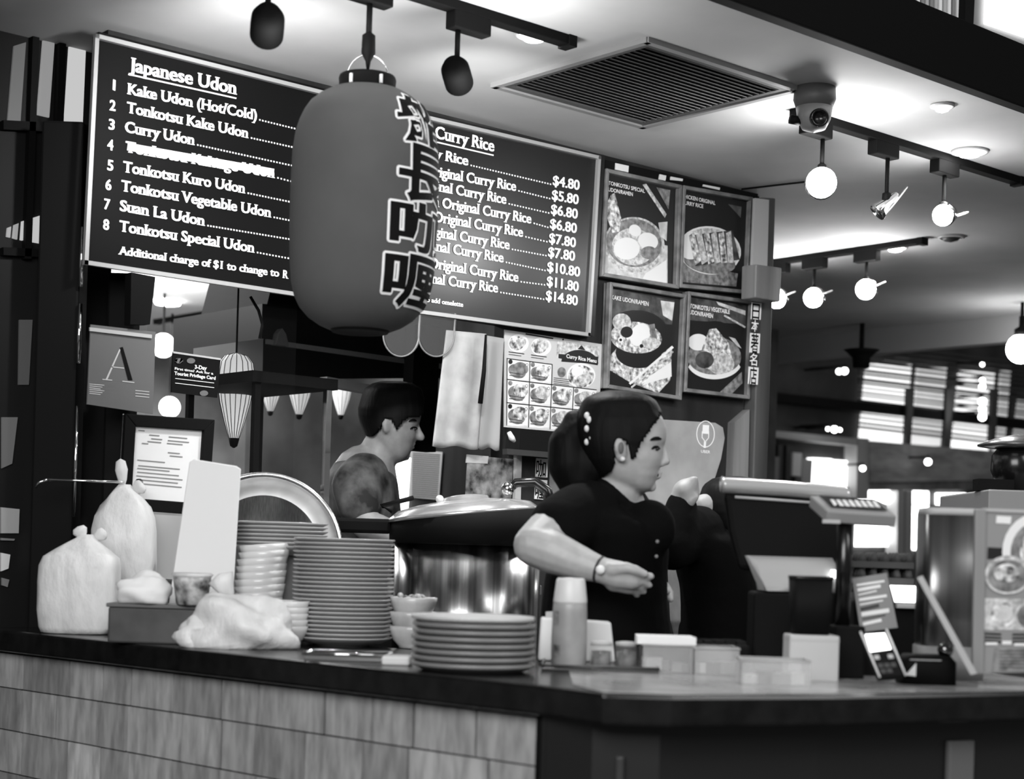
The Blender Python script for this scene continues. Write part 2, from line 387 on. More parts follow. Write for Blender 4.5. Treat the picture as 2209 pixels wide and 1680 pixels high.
bulb(2002, 996, 12.8, 7, 'small bulb on the pale storefront fascia, right of its middle'); bulb(1861, 1010, 12.8, 6, 'small bulb on the pale storefront fascia near the door jamb')
for k, (y, r) in enumerate(((786, 4), (820, 5), (834, 6.5), (866, 8), (883, 7), (899, 8))):
    bulb(2119, y, 12.4, r, 'bulb in the vertical string of lights at right, %s' % rank(k, 6, 'one'), BULB2, 'string_bulb')
p = at(1858, 772, d=8.3)
t = thing('far_fitting', 'dark funnel shaped fitting under the far end of the ceiling', 'lamp', tuple(p)); part(t, 'shade', MB().lathe([(.04, -.05), (.045, 0), (.07, .025), (.09, .04), (.02, .05)], 14), BLACK); part(t, 'arm', MB().tube([(0, 0, .04), (0, 0, CEIL - p.z)], .012), BLACK)
# ================================================================== ABOVE THE FASCIA
py_ = Plane(Y=2.50)
rp = thing('reeded_panel', 'pale vertically reeded panel above the black fascia', 'panel', tuple(at(1980, 50, Y=2.5)))
q = MB(); q.slab([py_.at(1780, -30), py_.at(2074, -30), py_.at(2068, 95), py_.at(1780, 0)], (0, .03, 0)); part(rp, 'backing', q, GREY, world=True)
for k in range(23):
    x = 1850 + k * 9.6; yb = 2 + (x - 1850) * .34
    q = MB(); q.slab([py_.at(x, -40), py_.at(x + 5.5, -40), py_.at(x + 4, yb + 6), py_.at(x - 2, yb + 4)], (0, -.02, 0)); part(rp, 'reed', q, [LGREY, WHITE, GREY][(k * 7 + k // 3) % 3], world=True)
lb = thing('lit_sign_box', 'bright blank light box in a grey frame at the upper right corner', 'sign', tuple(at(2180, 30, Y=2.48)))
pb = Plane(Y=2.48)
q = MB(); q.slab([pb.at(2092, -60), pb.at(2300, -40), pb.at(2300, 150), pb.at(2080, 72)], (0, .1, 0)); part(lb, 'frame', q, mat('sign_frame', .16, .4), world=True, bevel=.006)
q = MB(); PS(q, pb, [(2126, -60), (2300, -60), (2300, 112), (2122, 52)], .012); part(lb, 'diffuser', q, LIT2, world=True)
q = MB(); PS(q, pb, [(2070, -40), (2090, -40), (2084, 88), (2066, 84)], .02); part(lb, 'side_post', q, BLACK, world=True)
# ================================================================== COUNTER
CT = 1.10
E = [at(-90, 1358 - 9, Z=CT), at(0, 1358, Z=CT), at(1157, 1477, Z=CT), at(1300, 1495, Z=CT), at(1450, 1500, Z=CT), at(1800, 1499, Z=CT), at(2400, 1489, Z=CT)]
# extend left end
E[0] = E[1] + (E[1] - E[2]).normalized() * .1
ct = thing('service_counter', 'long corner serving counter with black top, tiled left front and black right front', 'counter', (E[2].x, E[2].y, 0))
E[0].y = E[0].y; inner = [E[6] + V((.28, .62, 0)), V((2.34, 2.13, CT)), V((2.16, 2.30, CT)), V((2.02, 3.42, CT)), V((1.80, 3.56, CT)), V((1.78, E[0].y, CT))]
TOPM = mat('counter_top', .006, .22, spec=.4, noise=(25, .004, .009))
b = MB().slab([p - UP * .048 for p in E + inner], UP * .048)
part(ct, 'countertop', b, TOPM, world=True, bevel=.006)
RTOP = mat('counter_top_sheen', .36, .22, noise=(7, .24, .46))  # reflection on the right counter top, painted as a pale layer
b = MB().slab([E[2] + V((.05, -.03, 0)) + UP * .0004] + [p + V((.008, .010, .0004)) for p in E[3:]] + [p + V((-.004, -.004, .0004)) for p in inner[:3]], UP * .0012); part(ct, 'sheen_layer', b, RTOP, world=True)
# left front: tiles
L0, L1 = E[2].copy(), E[0].copy(); L0.z = L1.z = 0; ld = (L1 - L0).normalized(); ln = V((-ld.y, ld.x, 0)); ln = ln if ln.dot(FW) < 0 else -ln
fl = L0 - ln * .035; LL = (L1 - L0).length
b = MB(); b.slab([fl, fl + ld * LL, fl + ld * LL - ln * .12, fl - ln * .12], UP * (CT - .05)); part(ct, 'tile_bed', b, mat('grout', .02, .9), world=True)
TILES = [mat('tile_%d' % i, v, .6, noise=(45, v * .72, v * 1.2), stretch=(1, 1, .25), bump=.15) for i, v in enumerate((.27, .33, .40, .55))]
zrows = [1.046, .968, .873, .778, .683, .588, .493, .398, .303, .208, .113, .018]
for r in range(len(zrows) - 1):
    s_ = -.055 if r % 2 else 0; k = 0
    s0 = .0
    while s0 < LL - .01:
        w_ = (.16, .115, .19, .13, .105, .15)[(k * 5 + r * 3) % 6] if r < 5 else .3
        s1 = min(LL, s0 + w_)
        z1, z0 = zrows[r] - .0015, zrows[r + 1] + .0015; o = random.uniform(.003, .006)
        a = fl + ld * (s0 + .003); c = fl + ld * (s1 - .003)
        q = MB(); q.slab([a + UP * z0, c + UP * z0, c + UP * z1, a + UP * z1], ln * o)
        m = TILES[3] if (r == 2 and k == 9) else TILES[random.choice((0, 1, 1, 2, 2))]
        part(ct, 'tile', q, m, world=True, fix=True); s0 = s1; k += 1
# right front: black panels
fr = [p.copy() for p in E[2:]]
cen = V((2.2, 2.0, 0)); b = MB()
inn = [E[2] + (cen - E[2]).normalized() * .03 + ln * -.005] + [p + V((.04, .06, 0)) for p in E[3:]]
for p in inn: p.z = 0
b.slab(inn + [inn[-1] + V((.08, .4, 0)), V((2.25, 1.98, 0)), V((2.1, 2.2, 0))], UP * (CT - .05)); part(ct, 'black_front', b, mat('black_laminate', .012, .35), world=True)
# corner post
b = MB().bb((-.012, -.012, 0), (.012, .012, CT - .05)); 
for i in range(len(b.v)): b.v[i] = b.v[i] + V((E[2].x + .03, E[2].y + .005, 0))
part(ct, 'corner_post', b, BLACK, world=True)
def frontpt(px, z, out):
    r = ray(px, 1560)
    for a, c in zip(inn[:-1], inn[1:]):
        # intersect ray (xy) with segment
        d = V((c.x - a.x, c.y - a.y)); den = r.x * d.y - r.y * d.x
        if abs(den) < 1e-9: continue
        tt = (a.x * d.y - a.y * d.x) / den; p = V((r.x * tt, r.y * tt, z))
        u = ((p.x - a.x) * d.x + (p.y - a.y) * d.y) / d.length_squared
        if -1e-3 <= u <= 1.0001:
            n = V((d.y, -d.x, 0)).normalized(); n = n if n.dot(FW) < 0 else -n
            return p + n * out
    return None
for (xa, xb, ztop, m) in ((2040, 2094, 1.045, mat('grey_pilaster', .10, .6)), (2164, 2380, 1.045, mat('grey_panel', .05, .6)), (1330, 1350, 1.03, mat('strip_sheen', .022, .5))):  # the narrow strip is a faint reflection painted slightly paler
    A0, A1 = frontpt(xa, 0.02, 0), frontpt(xb, 0.02, 0)
    if A0 is None or A1 is None: continue
    n = (A1 - A0); n = V((n.y, -n.x, 0)).normalized(); n = n if n.dot(FW) < 0 else -n
    q = MB(); q.slab([A0, A1, A1 + UP * (ztop - .02 - .03), A0 + UP * (ztop - .02 - .03)], n * .012); part(ct, 'pilaster', q, m, world=True, bevel=.003)
# back work table and opening ledge
pt = thing('work_table', 'dark steel work table behind the counter carrying the big cooker', 'table', (2.75, 3.28, 0))
part(pt, 'tabletop', MB().bb((-.6, -.28, .96), (.62, .28, 1.0)), mat('dark_steel', .12, .35, 1), bevel=.004)
for x in (-.55, .57):
    for y in (-.24, .24): part(pt, 'leg', MB().bb((x - .02, y - .02, 0), (x + .02, y + .02, .96)), mat('dark_steel', .12, .35, 1))
b = MB().bb((1.98, 3.44, 1.19), (3.13, 3.76, 1.22)); struct('trim_3', b, mat('ledge_grey', .08, .5), bevel=.004)
# ================================================================== MENU BOARDS
pw = Plane(Y=YW - .001)
BOARD = mat('menu_black', .004, .33, spec=.6)
RIM = mat('board_rim', .42, .35, .3)
INK = mat('white_lettering', .9, .5)
BOARD2 = mat('menu_black_dull', .003, .6, spec=.12)
def board(name, label, q, BOARD=BOARD):
    cxp = sum(p[0] for p in q) / 4; cyp = sum(p[1] for p in q) / 4
    t = thing(name, label, 'menu board', tuple(pw.at(cxp, cyp)))
    b = MB(); b.slab([pw.at(*p) for p in q], (0, -.028, 0)); part(t, 'panel', b, BOARD, world=True)
    b = MB(); n = 4; pts = [pw.at(*p, .028) for p in q]; c = sum(pts, V()) / 4
    for i in range(4):
        A, B_ = pts[i], pts[(i + 1) % 4]; e = (B_ - A).normalized(); w_ = .010
        inw = V((-e.z, 0, e.x)); inw = inw if inw.dot(c - A) > 0 else -inw
        b.slab([A, B_, B_ + inw * w_, A + inw * w_], (0, -.012, 0))
    part(t, 'rim', b, RIM, world=True)
    return t
lbrd = board('menu_board', 'black menu board at left headed Japanese Udon, white numbered lines', [(201, 74), (779, 219), (764, 659), (177, 571)], BOARD2)
rbrd = board('menu_board', 'black menu board at right headed Curry Rice with white prices', [(781, 219), (1291, 338), (1268, 726), (766, 659)])
pf = Plane(Y=YW - .030)
b = MB(); S = dict(off=.014, serif=True, fat=.042); SD = dict(off=.016, fat=.034)
TX(b, pf, 'Japanese Udon', (278, 152), (511, 204), 29, **S); PL(b, pf, (277, 160), (510, 212), 3.2)
for n, np_, s, p0, p1, dd in (('1', (243, 193), 'Kake Udon (Hot/Cold)', (274, 202), (554, 259), (640, 280)), ('2', (236, 237), 'Tonkotsu Kake Udon', (273, 242), (536, 298), (640, 321)),
        ('3', (234, 278), 'Curry Udon', (269, 284), (420, 313), (640, 361)), ('4', (231, 322), 'Tonkotsu Kakiage Udon', (270, 327), (593, 384), (640, 396)), ('5', (231, 366), 'Tonkotsu Kuro Udon', (265, 370), (529, 417), (640, 440)),
        ('6', (227, 408), 'Tonkotsu Vegetable Udon', (261, 411), (585, 469), (640, 480)), ('7', (224, 450), 'Suan La Udon', (258, 454), (442, 487), (640, 520)), ('8', (222, 494), 'Tonkotsu Special Udon', (257, 498), (549, 545), (640, 562))):
    TX(b, pf, n, np_, (np_[0] + (5.5 if n == '1' else 13), np_[1] + 2.5), 22, **SD); TX(b, pf, s, p0, p1, 23, **S)
    DOTS(b, pf, (p1[0] + 5, p1[1] + 1), dd, 6.3, 3.4)
TX(b, pf, 'Additional charge of $1 to change to', (255, 548), (602, 597), 17, **S); TX(b, pf, 'R', (609, 599), (622, 601), 17, **S)
part(lbrd, 'lettering', b, INK, world=True, fix=False)
b = MB(); PP(b, pf, [(276, 308), (592, 364), (590, 380), (274, 324)], .0022); part(lbrd, 'white_tape', b, WHITE, world=True, label='white tape struck over the fourth line')
b = MB()
TX(b, pf, 'Curry Rice', (938, 297), (1066, 327), 26, **S); PL(b, pf, (936, 305), (1065, 335), 3)
for s, p0, p1, pr, q0, q1 in (('Curry Rice', (880, 329), (1010, 357), '$4.80', (1192, 399), (1250, 410)), ('Original Curry Rice', (917, 376), (1113, 412), '$5.80', (1190, 430), (1248, 441)),
        ('Original Curry Rice', (893, 402), (1092, 440), '$6.80', (1188, 461), (1246, 472)), ('n Original Curry Rice', (933, 444), (1146, 482), '$6.80', (1186, 492), (1244, 503)),
        ('Original Curry Rice', (935, 477), (1128, 511), '$7.80', (1184, 523), (1242, 534)), ('Original Curry Rice', (902, 504), (1099, 538), '$7.80', (1182, 553), (1240, 563)),
        ('Original Curry Rice', (887, 532), (1086, 566), '$10.80', (1180, 585), (1251, 597)), ('Original Curry Rice', (925, 577), (1118, 608), '$11.80', (1179, 616), (1248, 629)), ('Original Curry Rice', (878, 603), (1074, 631), '$14.80', (1177, 647), (1246, 659))):
    TX(b, pf, s, p0, p1, 22, **S); TX(b, pf, pr, q0, q1, 21, **SD); DOTS(b, pf, (p1[0] + 5, p1[1] + 1), (q0[0] - 6, q0[1] - .5), 6, 3.2)
TX(b, pf, 'to add omelette', (915, 650), (999, 662), 10, **S)
part(rbrd, 'lettering', b, INK, world=True, fix=False)
# ================================================================== FRAMED FOOD PHOTOS
PAL = [mat('print_black', .008, .4), mat('print_dark', .05, .4, noise=(30, .02, .1)), mat('print_mid', .2, .4, noise=(60, .1, .3)), mat('print_light', .5, .4, noise=(90, .3, .75)), mat('print_white', .8, .4), mat('print_food', .5, .4, noise=(70, .06, .95)), mat('print_pale', .62, .4, noise=(40, .45, .75))]
FR = mat('frame_wood', .16, .4, noise=(20, .1, .22))
def framed(name, label, q, paper=0, depth=.03, bw=.012, plane=pw, fm=FR, cat='framed photo', insets=None):
    c = [sum(p[i] for p in q) / 4 for i in (0, 1)]
    t = thing(name, label, cat, tuple(plane.at(*c)))
    n = plane.n; b = MB(); pts = [plane.at(*p, .001) for p in q]; b.slab([p + n * (depth * .3) for p in pts], n * .004); part(t, 'print', b, PAL[paper], world=True)
    b = MB(); cc = sum(pts, V()) / 4
    for i in range(4):
        A, B_ = pts[i], pts[(i + 1) % 4]; e = (B_ - A).normalized(); inw = n.cross(e); inw = inw if inw.dot(cc - A) > 0 else -inw
        b.slab([A, B_, B_ + inw * bw - e * bw * .99, A + inw * bw + e * bw * .99], n * depth)
    part(t, 'frame', b, fm, world=True, bevel=.002)
    return t, Plane(p=plane.p + n * (.001 + depth * .3 + .004), n=n)
t, p1 = framed('framed_photo', 'framed photo of a pale ramen bowl, captioned Tonkotsu Special, upper left of four', [(1294, 366), (1457, 402), (1450, 625), (1284, 598)])
b = MB(); L = .0004
PP(b, p1, [(1296, 560), (1305, 500), (1440, 530), (1440, 618), (1296, 592)], L, 6)
PP(b, p1, ev(1368, 528, 66, 60, 10), 2 * L, 3); PP(b, p1, ev(1368, 524, 60, 52, 10), 3 * L, 2); PP(b, p1, ev(1366, 532, 46, 40, 10), 4 * L, 3)
PP(b, p1, ev(1352, 536, 28, 24, 0), 5 * L, 4); PP(b, p1, ev(1398, 520, 22, 18, 20), 5 * L, 4); PP(b, p1, ev(1400, 545, 18, 14), 6 * L, 2); PP(b, p1, ev(1370, 497, 14, 12, 40), 6 * L, 4)
PP(b, p1, [(1318, 420), (1326, 416), (1340, 470), (1336, 500), (1320, 502), (1310, 470), (1302, 452)], 6 * L, 5)
PP(b, p1, [(1386, 398), (1394, 396), (1438, 462), (1434, 470)], 5 * L, 3); PP(b, p1, [(1416, 404), (1446, 410), (1442, 452)], 5 * L, 2)
PP(b, p1, [(1420, 480), (1440, 478), (1438, 520), (1425, 510)], 5 * L, 6)
PP(b, p1, [(1392, 590), (1420, 572), (1438, 560), (1438, 612), (1384, 606)], 5 * L, 4)
TX(b, p1, 'TONKOTSU SPECIAL', (1312, 398), (1391, 416), 8, 8 * L, 4, off=.02); TX(b, p1, 'UDON/RAMEN', (1312, 412), (1365, 423), 8, 8 * L, 4, off=.02)
part(t, 'picture', b, PAL, world=True, fix=False)
t, p1 = framed('framed_photo', 'framed photo of grilled chicken on rice, captioned Chicken Original, upper right of four', [(1460, 402), (1610, 428), (1601, 636), (1452, 622)])
b = MB(); PP(b, p1, [(1472, 565), (1592, 590), (1588, 618), (1472, 608)], L, 2)
PP(b, p1, ev(1531, 540, 68, 52, 8), 2 * L, 4); PP(b, p1, ev(1531, 540, 64, 48, 8), 3 * L, 3); PP(b, p1, ev(1531, 566, 56, 24, 8), 4 * L, 2)
PP(b, p1, ev(1492, 530, 26, 30, 20), 5 * L, 4)
PP(b, p1, [(1486, 508), (1580, 496), (1596, 560), (1500, 574)], 6 * L, 1)
for k in range(6): PP(b, p1, [(1486 + k * 16, 508 - k * 1), (1497 + k * 16, 500 - k * .5), (1513 + k * 14, 562 + k * 1), (1500 + k * 14, 572 - k * 1)], (7 + .3 * k) * L, 3 if k % 2 else 5)
PP(b, p1, [(1570, 440), (1600, 446), (1598, 470)], 4 * L, 1)
TX(b, p1, 'CHICKEN ORIGINAL', (1471, 426), (1543, 442), 8, 8 * L, 4, off=.02); TX(b, p1, 'CURRY RICE', (1471, 440), (1517, 449), 8, 8 * L, 4, off=.02)
part(t, 'picture', b, PAL, world=True, fix=False)
t, p1 = framed('framed_photo', 'framed photo of a dark udon bowl with chopsticks, captioned Kake Udon, lower left of four', [(1302, 610), (1467, 637), (1456, 864), (1294, 838)])
b = MB(); PP(b, p1, ev(1375, 715, 66, 46, 6), L, 0); PP(b, p1, [(1312, 622), (1455, 648), (1450, 700), (1308, 690)], .5 * L, 1)
PP(b, p1, ev(1378, 716, 64, 47, 6), 2 * L, 0); PP(b, p1, ev(1372, 728, 56, 34, 6), 3 * L, 5); PP(b, p1, ev(1341, 694, 20, 18), 4 * L, 3); PP(b, p1, ev(1380, 722, 20, 26, 30), 5 * L, 4); PP(b, p1, ev(1352, 716, 13, 12), 6 * L, 0); PP(b, p1, ev(1339, 733, 6, 6), 6 * L, 4); PP(b, p1, ev(1339, 733, 3, 3), 7 * L, 0)
PP(b, p1, ev(1384, 746, 4, 4), 7 * L, 0); PP(b, p1, ev(1404, 740, 20, 12), 6 * L, 3); PP(b, p1, [(1400, 700), (1412, 698), (1418, 735), (1408, 738)], 6 * L, 2)
PP(b, p1, [(1310, 775), (1335, 745), (1345, 780), (1410, 778), (1450, 745), (1446, 820), (1420, 848), (1360, 825), (1310, 795)], 1.5 * L, 5)
PP(b, p1, ev(1378, 760, 50, 34), 2.2 * L, 0); PP(b, p1, [(1448, 780), (1449, 812), (1400, 826), (1385, 832), (1400, 812)], 3 * L, 4)
PL(b, p1, (1358, 828), (1452, 748), 5, 4 * L, 4); PL(b, p1, (1362, 836), (1452, 758), 4, 4 * L, 3)
PP(b, p1, [(1425, 648), (1455, 652), (1450, 692), (1430, 680)], 3 * L, 6)
TX(b, p1, 'KAKE UDON/RAMEN', (1319, 645), (1399, 660), 9, 8 * L, 4, off=.02)
part(t, 'picture', b, PAL, world=True, fix=False)
t, p1 = framed('framed_photo', 'framed photo of a black vegetable ramen bowl, captioned Tonkotsu Vegetable, lower right of four', [(1471, 630), (1613, 650), (1603, 862), (1462, 846)])
b = MB(); PP(b, p1, [(1482, 640), (1610, 658), (1608, 700), (1482, 690)], .5 * L, 1)
PP(b, p1, ev(1541, 758, 62, 66, 0), L, 0); PP(b, p1, ev(1541, 770, 58, 44), 2 * L, 2); PP(b, p1, ev(1506, 738, 22, 18), 3 * L, 4); PP(b, p1, [(1530, 710), (1545, 708), (1572, 740), (1580, 775), (1540, 800), (1510, 790), (1515, 750)], 3.5 * L, 5); PP(b, p1, ev(1556, 785, 28, 24), 4 * L, 3); PP(b, p1, ev(1520, 776, 20, 18), 5 * L, 1)
PP(b, p1, ev(1541, 778, 60, 40, 0, 20, 20, 160) + ev(1541, 774, 56, 34, 0, 20, 20, 160)[::-1], 5 * L, 4)
PP(b, p1, [(1545, 650), (1608, 670), (1608, 680), (1550, 658)], 3 * L, 6); PL(b, p1, (1562, 680), (1608, 706), 4, 3 * L, 3); PP(b, p1, [(1572, 726), (1586, 730), (1600, 752), (1590, 746)], 4 * L, 6)
PP(b, p1, [(1548, 850), (1600, 802), (1602, 826), (1572, 856)], 3 * L, 2)
TX(b, p1, 'TONKOTSU VEGETABLE', (1488, 664), (1574, 677), 9, 8 * L, 4, off=.03); TX(b, p1, 'UDON/RAMEN', (1487, 677), (1538, 686), 9, 8 * L, 4, off=.03)
part(t, 'picture', b, PAL, world=True, fix=False)
# dark cornice over the photos with pale tags
b = MB(); b.slab([pw.at(1292, 346), pw.at(1625, 420), pw.at(1622, 440), pw.at(1292, 372)], (0, -.02, 0)); co = solo('dark_cornice', 'dark strip with small pale tags between the photos and the ceiling', 'trim', b, BLACK)
for q in ([(1327, 352), (1355, 358), (1354, 372), (1326, 366)], [(1422, 376), (1436, 379), (1434, 390), (1420, 387)], [(1446, 381), (1472, 386), (1471, 391), (1445, 388)], [(1516, 398), (1552, 405), (1551, 410), (1515, 402)]):
    x = MB(); PS(x, Plane(Y=YW - .021), q, .003); part(co, 'tag', x, WHITE, world=True)
# post at the right end with the sign strip
po = thing('corner_post', 'dark upright post at the right end of the menu wall', 'post', tuple(base(1614, 5.49, 0)))
q = MB(); q.slab([at(1618, 430, Y=YW), at(1648, 432, Y=YW), V((at(1648, 432, Y=YW).x, YW, 0)), V((at(1618, 432, Y=YW).x, YW, 0))], (0, -.05, 0)); part(po, 'shaft', q, mat('post_wood', .05, .5, noise=(8, .03, .08), stretch=(1, 1, .1)), world=True, bevel=.004)
q = MB(); PS(q, Plane(Y=YW - .052), [(1624, 428), (1654, 432), (1650, 580), (1618, 576)], .01); part(po, 'lit_upper_part', q, mat('post_lit_tone', .38, .6), world=True)  # lit upper part of the post, painted as a paler layer
q = MB(); q.slab([at(1600, 574, Y=YW - .065), at(1656, 582, Y=YW - .065), at(1652, 655, Y=YW - .065), at(1598, 646, Y=YW - .065)], (0, -.06, 0)); part(po, 'wooden_block', q, WOOD, world=True, bevel=.004)
ss = thing('sign_strip', 'vertical strip of five white Chinese character tags on the corner post', 'sign', tuple(at(1628, 740, Y=YW - .06)))
psx = Plane(Y=YW - .052)
for i, (ch, y0, y1, inv) in enumerate((('日', 652, 690, 1), ('本', 691, 717, 0), ('著', 718, 762, 1), ('名', 763, 790, 0), ('店', 791, 830, 1))):
    x0 = 1631 - (y0 - 652) * .045; q = MB(); PS(q, psx, [(x0 - 10, y0), (x0 + 10, y0 + 2), (x0 + 8, y1), (x0 - 12, y1 - 2)], .004); part(ss, 'tag', q, WHITE if inv else DARK2, world=True)
    q = MB(); TX(q, psx, ch, (x0 - 9, y1 - 5), (x0 + 7, y1 - 3), (y1 - y0) * .72, .0048, 0, off=.01); part(ss, 'character', q, BLACK if inv else INK, world=True, fix=False)
# paper menu with a grid of dishes
pm = thing('paper_menu', 'pale paper menu poster with a grid of small dishes, above the seated-high dark shelf', 'poster', tuple(pw.at(1190, 820)))
pm['label'] = 'pale paper menu poster gridded with small dish pictures beside the framed photos'
Q = [(1087, 711), (1300, 743), (1287, 938), (1086, 921)]
b = MB(); PS(b, pw, Q, .003); part(pm, 'sheet', b, mat('poster_paper', .55, .6), world=True)
pp = Plane(Y=YW - .0042); b = MB()
def G(u, v): return lerp2(Q, u, v)
def cell(u0, v0, u1, v1, food, rx=.34, ry=.3, dk=0):
    PP(b, pp, [G(u0, v0), G(u1, v0), G(u1, v1), G(u0, v1)], .0003, 4)
    c = G(u0 * .45 + u1 * .55, v0 * .55 + v1 * .45); wv = (G(u1, v0)[0] - G(u0, v0)[0]); hv = G(u0, v1)[1] - G(u0, v0)[1]
    PP(b, pp, ev(c[0] - wv * .12, c[1] + hv * .1, wv * rx * 1.2, hv * ry * 1.1, 25), .0006, 2); PP(b, pp, ev(c[0] + wv * .05, c[1] - hv * .04, wv * rx, hv * ry, 20), .0009, food)
    PP(b, pp, ev(*G(u0 + .03, v0 + .03), 4.5, 5), .0012, 0 if dk else 2); PP(b, pp, ev(*G(u1 - .03, v0 + .04), 3, 3.5), .0012, 2); PP(b, pp, ev(*G(u1 - .03, v0 + .04), 2, 2.3), .0014, 4)
    for k in range(2): PL(b, pp, G(u0 + .02, v1 - .07 + .03 * k), G(u0 + (u1 - u0) * .7, v1 - .065 + .03 * k), 1.4, .0012, 1)
    PL(b, pp, G(u1 - .07, v1 - .02), G(u1 - .01, v1 - .02), 4, .0012, 4)
for (u0, v0, u1, v1, f, dk) in ((.04, .29, .27, .5, 2, 1), (.27, .29, .5, .5, 5, 0), (.04, .51, .27, .74, 5, 0), (.27, .51, .5, .74, 3, 0), (.5, .51, .73, .74, 5, 0), (.73, .51, .97, .74, 3, 0), (.04, .75, .27, .98, 5, 1), (.27, .75, .5, .98, 5, 0), (.5, .75, .73, .98, 3, 0), (.73, .75, .97, .98, 6, 0)):
    cell(u0, v0, u1, v1, f, dk=dk)
for v in (.29, .505, .745): PL(b, pp, G(.03, v), G(.5 if v < .4 else .97, v), 1.6, .0016, 0)
for u in (.035, .27, .5, .73): PL(b, pp, G(u, .29 if u < .55 else .51), G(u, .98), 1.6, .0016, 0)
for u, r in ((.15, 22), (.38, 22)):
    PP(b, pp, ev(*G(u, .12), r, r * .9), .0003, 4); PP(b, pp, ev(*G(u - .02, .12), r * .75, r * .7), .0006, 5); PP(b, pp, ev(*G(u + .03, .1), r * .45, r * .45), .0009, 3)
    PL(b, pp, G(u - .1, .22), G(u + .06, .22), 1.6, .0009, 0); PL(b, pp, G(u - .1, .245), G(u + .03, .245), 1.3, .0009, 1)
PP(b, pp, [G(.54, .03), G(.97, .03), G(.97, .235), G(.54, .215)], .0003, 3); PP(b, pp, ev(*G(.78, .235), 40, 28, 4, 20, 180, 360), .0006, 0)
PP(b, pp, [G(.56, .17), G(.965, .14), G(.965, .235), G(.56, .215)], .0007, 0); TX(b, pp, 'Curry Rice Menu', (G(.64, .2)[0], G(.64, .2)[1]), (G(.95, .21)[0], G(.95, .21)[1]), 8, .0012, 4, off=.03)
PP(b, pp, [G(.75, .09), G(.79, .04), G(.83, .09)], .0006, 0)
PP(b, pp, ev(*G(.8, .37), 31, 27, 0), .0004, 4); PP(b, pp, ev(*G(.8, .38), 28, 24, 0), .0007, 5); PP(b, pp, ev(*G(.76, .33), 13, 11), .001, 4); PP(b, pp, ev(*G(.84, .4), 14, 12), .001, 3); PP(b, pp, ev(*G(.6, .36), 9, 11), .001, 2)
for k in range(4): PL(b, pp, G(.52, .43 + .02 * k), G(.68, .43 + .02 * k), 1.3, .0008, 1)
PL(b, pp, G(.22, .01), G(.5, .015), 3, .0008, 0); PP(b, pp, ev(*G(.6, .01), 2, 2), .0008, 0)
part(pm, 'print', b, PAL, world=True, fix=False)
# dark shelf under the paper menu
b = MB(); b.slab([pw.at(1092, 926), pw.at(1240, 938), pw.at(1240, 985), pw.at(1090, 972)], (0, -.06, 0)); sh = solo('wall_box', 'shallow black wall box directly under the paper menu', 'box', b, BLACKG)
q = MB(); PS(q, Plane(Y=YW - .061), [(1084, 968), (1235, 980), (1235, 992), (1084, 980)], .02); part(sh, 'ledge', q, DARK2, world=True)
q = MB(); q.tube([at(1098, 932, Y=YW - .075), at(1104, 945, Y=YW - .075), at(1110, 952, Y=YW - .075)], [.006, .009, .005]); part(sh, 'white_clip', q, WHITE, world=True)
# lower menu wall trims and tags
for nm, lab, q, th, m in (('light_batten', 'narrow pale upright batten on the wall below the black wall box', [(1108, 978), (1120, 979), (1117, 1100), (1105, 1100)], .012, LGREY), ('wall_paper', 'plain pale sheet on the wall behind the woman\'s hair', [(1186, 984), (1215, 986), (1210, 1085), (1182, 1084)], .004, GREY),
        ('wall_paper', 'wide grey sheet on the wall under the hanging towel', [(1006, 980), (1052, 984), (1050, 1000), (1004, 998)], .004, LGREY)):
    x = MB(); PS(x, pw, q, th); solo(nm, lab, 'batten' if 'batten' in nm else 'paper', x, m)
s2 = thing('sign_strip', 'small white curry sign of two Chinese characters on the wall left of the woman', 'sign', tuple(pw.at(1167, 1035)))
for ch, y0, y1 in (('咖', 988, 1030), ('喱', 1034, 1078)):
    x0 = 1168 - (y0 - 988) * .045; q = MB(); PS(q, pw, [(x0 - 12, y0), (x0 + 13, y0 + 2), (x0 + 11, y1), (x0 - 14, y1 - 2)], .004); part(s2, 'tag', q, WHITE, world=True)
    q = MB(); TX(q, pw, ch, (x0 - 12, y1 - 6), (x0 + 9, y1 - 4), 27, .0048, 0, off=.015); part(s2, 'character', q, BLACK, world=True, fix=False)
q = MB(); PS(q, pw, [(1570, 912), (1602, 884), (1598, 1060), (1564, 1060)], .03); solo('wooden_panel', 'narrow wooden board with a slanted top between the logo panel and the corner post', 'board', q, WOOD, loc=tuple(pw.at(1584, 980)), world=True)
# pale logo panel right of the woman
PNL = mat('pale_panel', .34, .35, noise=(7, .28, .40))
lg = thing('logo_panel', 'pale grey wall panel with a white fork in an oval, right of the woman', 'sign', tuple(pw.at(1480, 1000)))
b = MB(); PS(b, pw, [(1380, 902), (1540, 912), (1556, 922), (1560, 945), (1552, 990), (1536, 1040), (1515, 1085), (1498, 1110), (1380, 1110)], .008); part(lg, 'panel', b, PNL, world=True, bevel=.002)
pg = Plane(Y=YW - .009); b = MB()
oe, ie = ev(1522, 936, 20, 29), ev(1522, 936, 18, 27)
for i in range(28): PP(b, pg, [oe[i], oe[(i + 1) % 28], ie[(i + 1) % 28], ie[i]], .0008)
PP(b, pg, [(1516, 916), (1530, 917), (1529, 936), (1515, 935)], .0008)
for x in (1515, 1529): PL(b, pg, (x, 930), (x - .5, 945), 2, .0009)
PL(b, pg, (1515, 944), (1521, 952), 2, .0009); PL(b, pg, (1528, 945), (1522, 952), 2, .0009); PL(b, pg, (1521, 951), (1520, 966), 5, .0009)
TX(b, pg, 'UBER', (1512, 976), (1532, 978), 6, .0009, off=.02)
part(lg, 'logo', b, INK, world=True, fix=False)
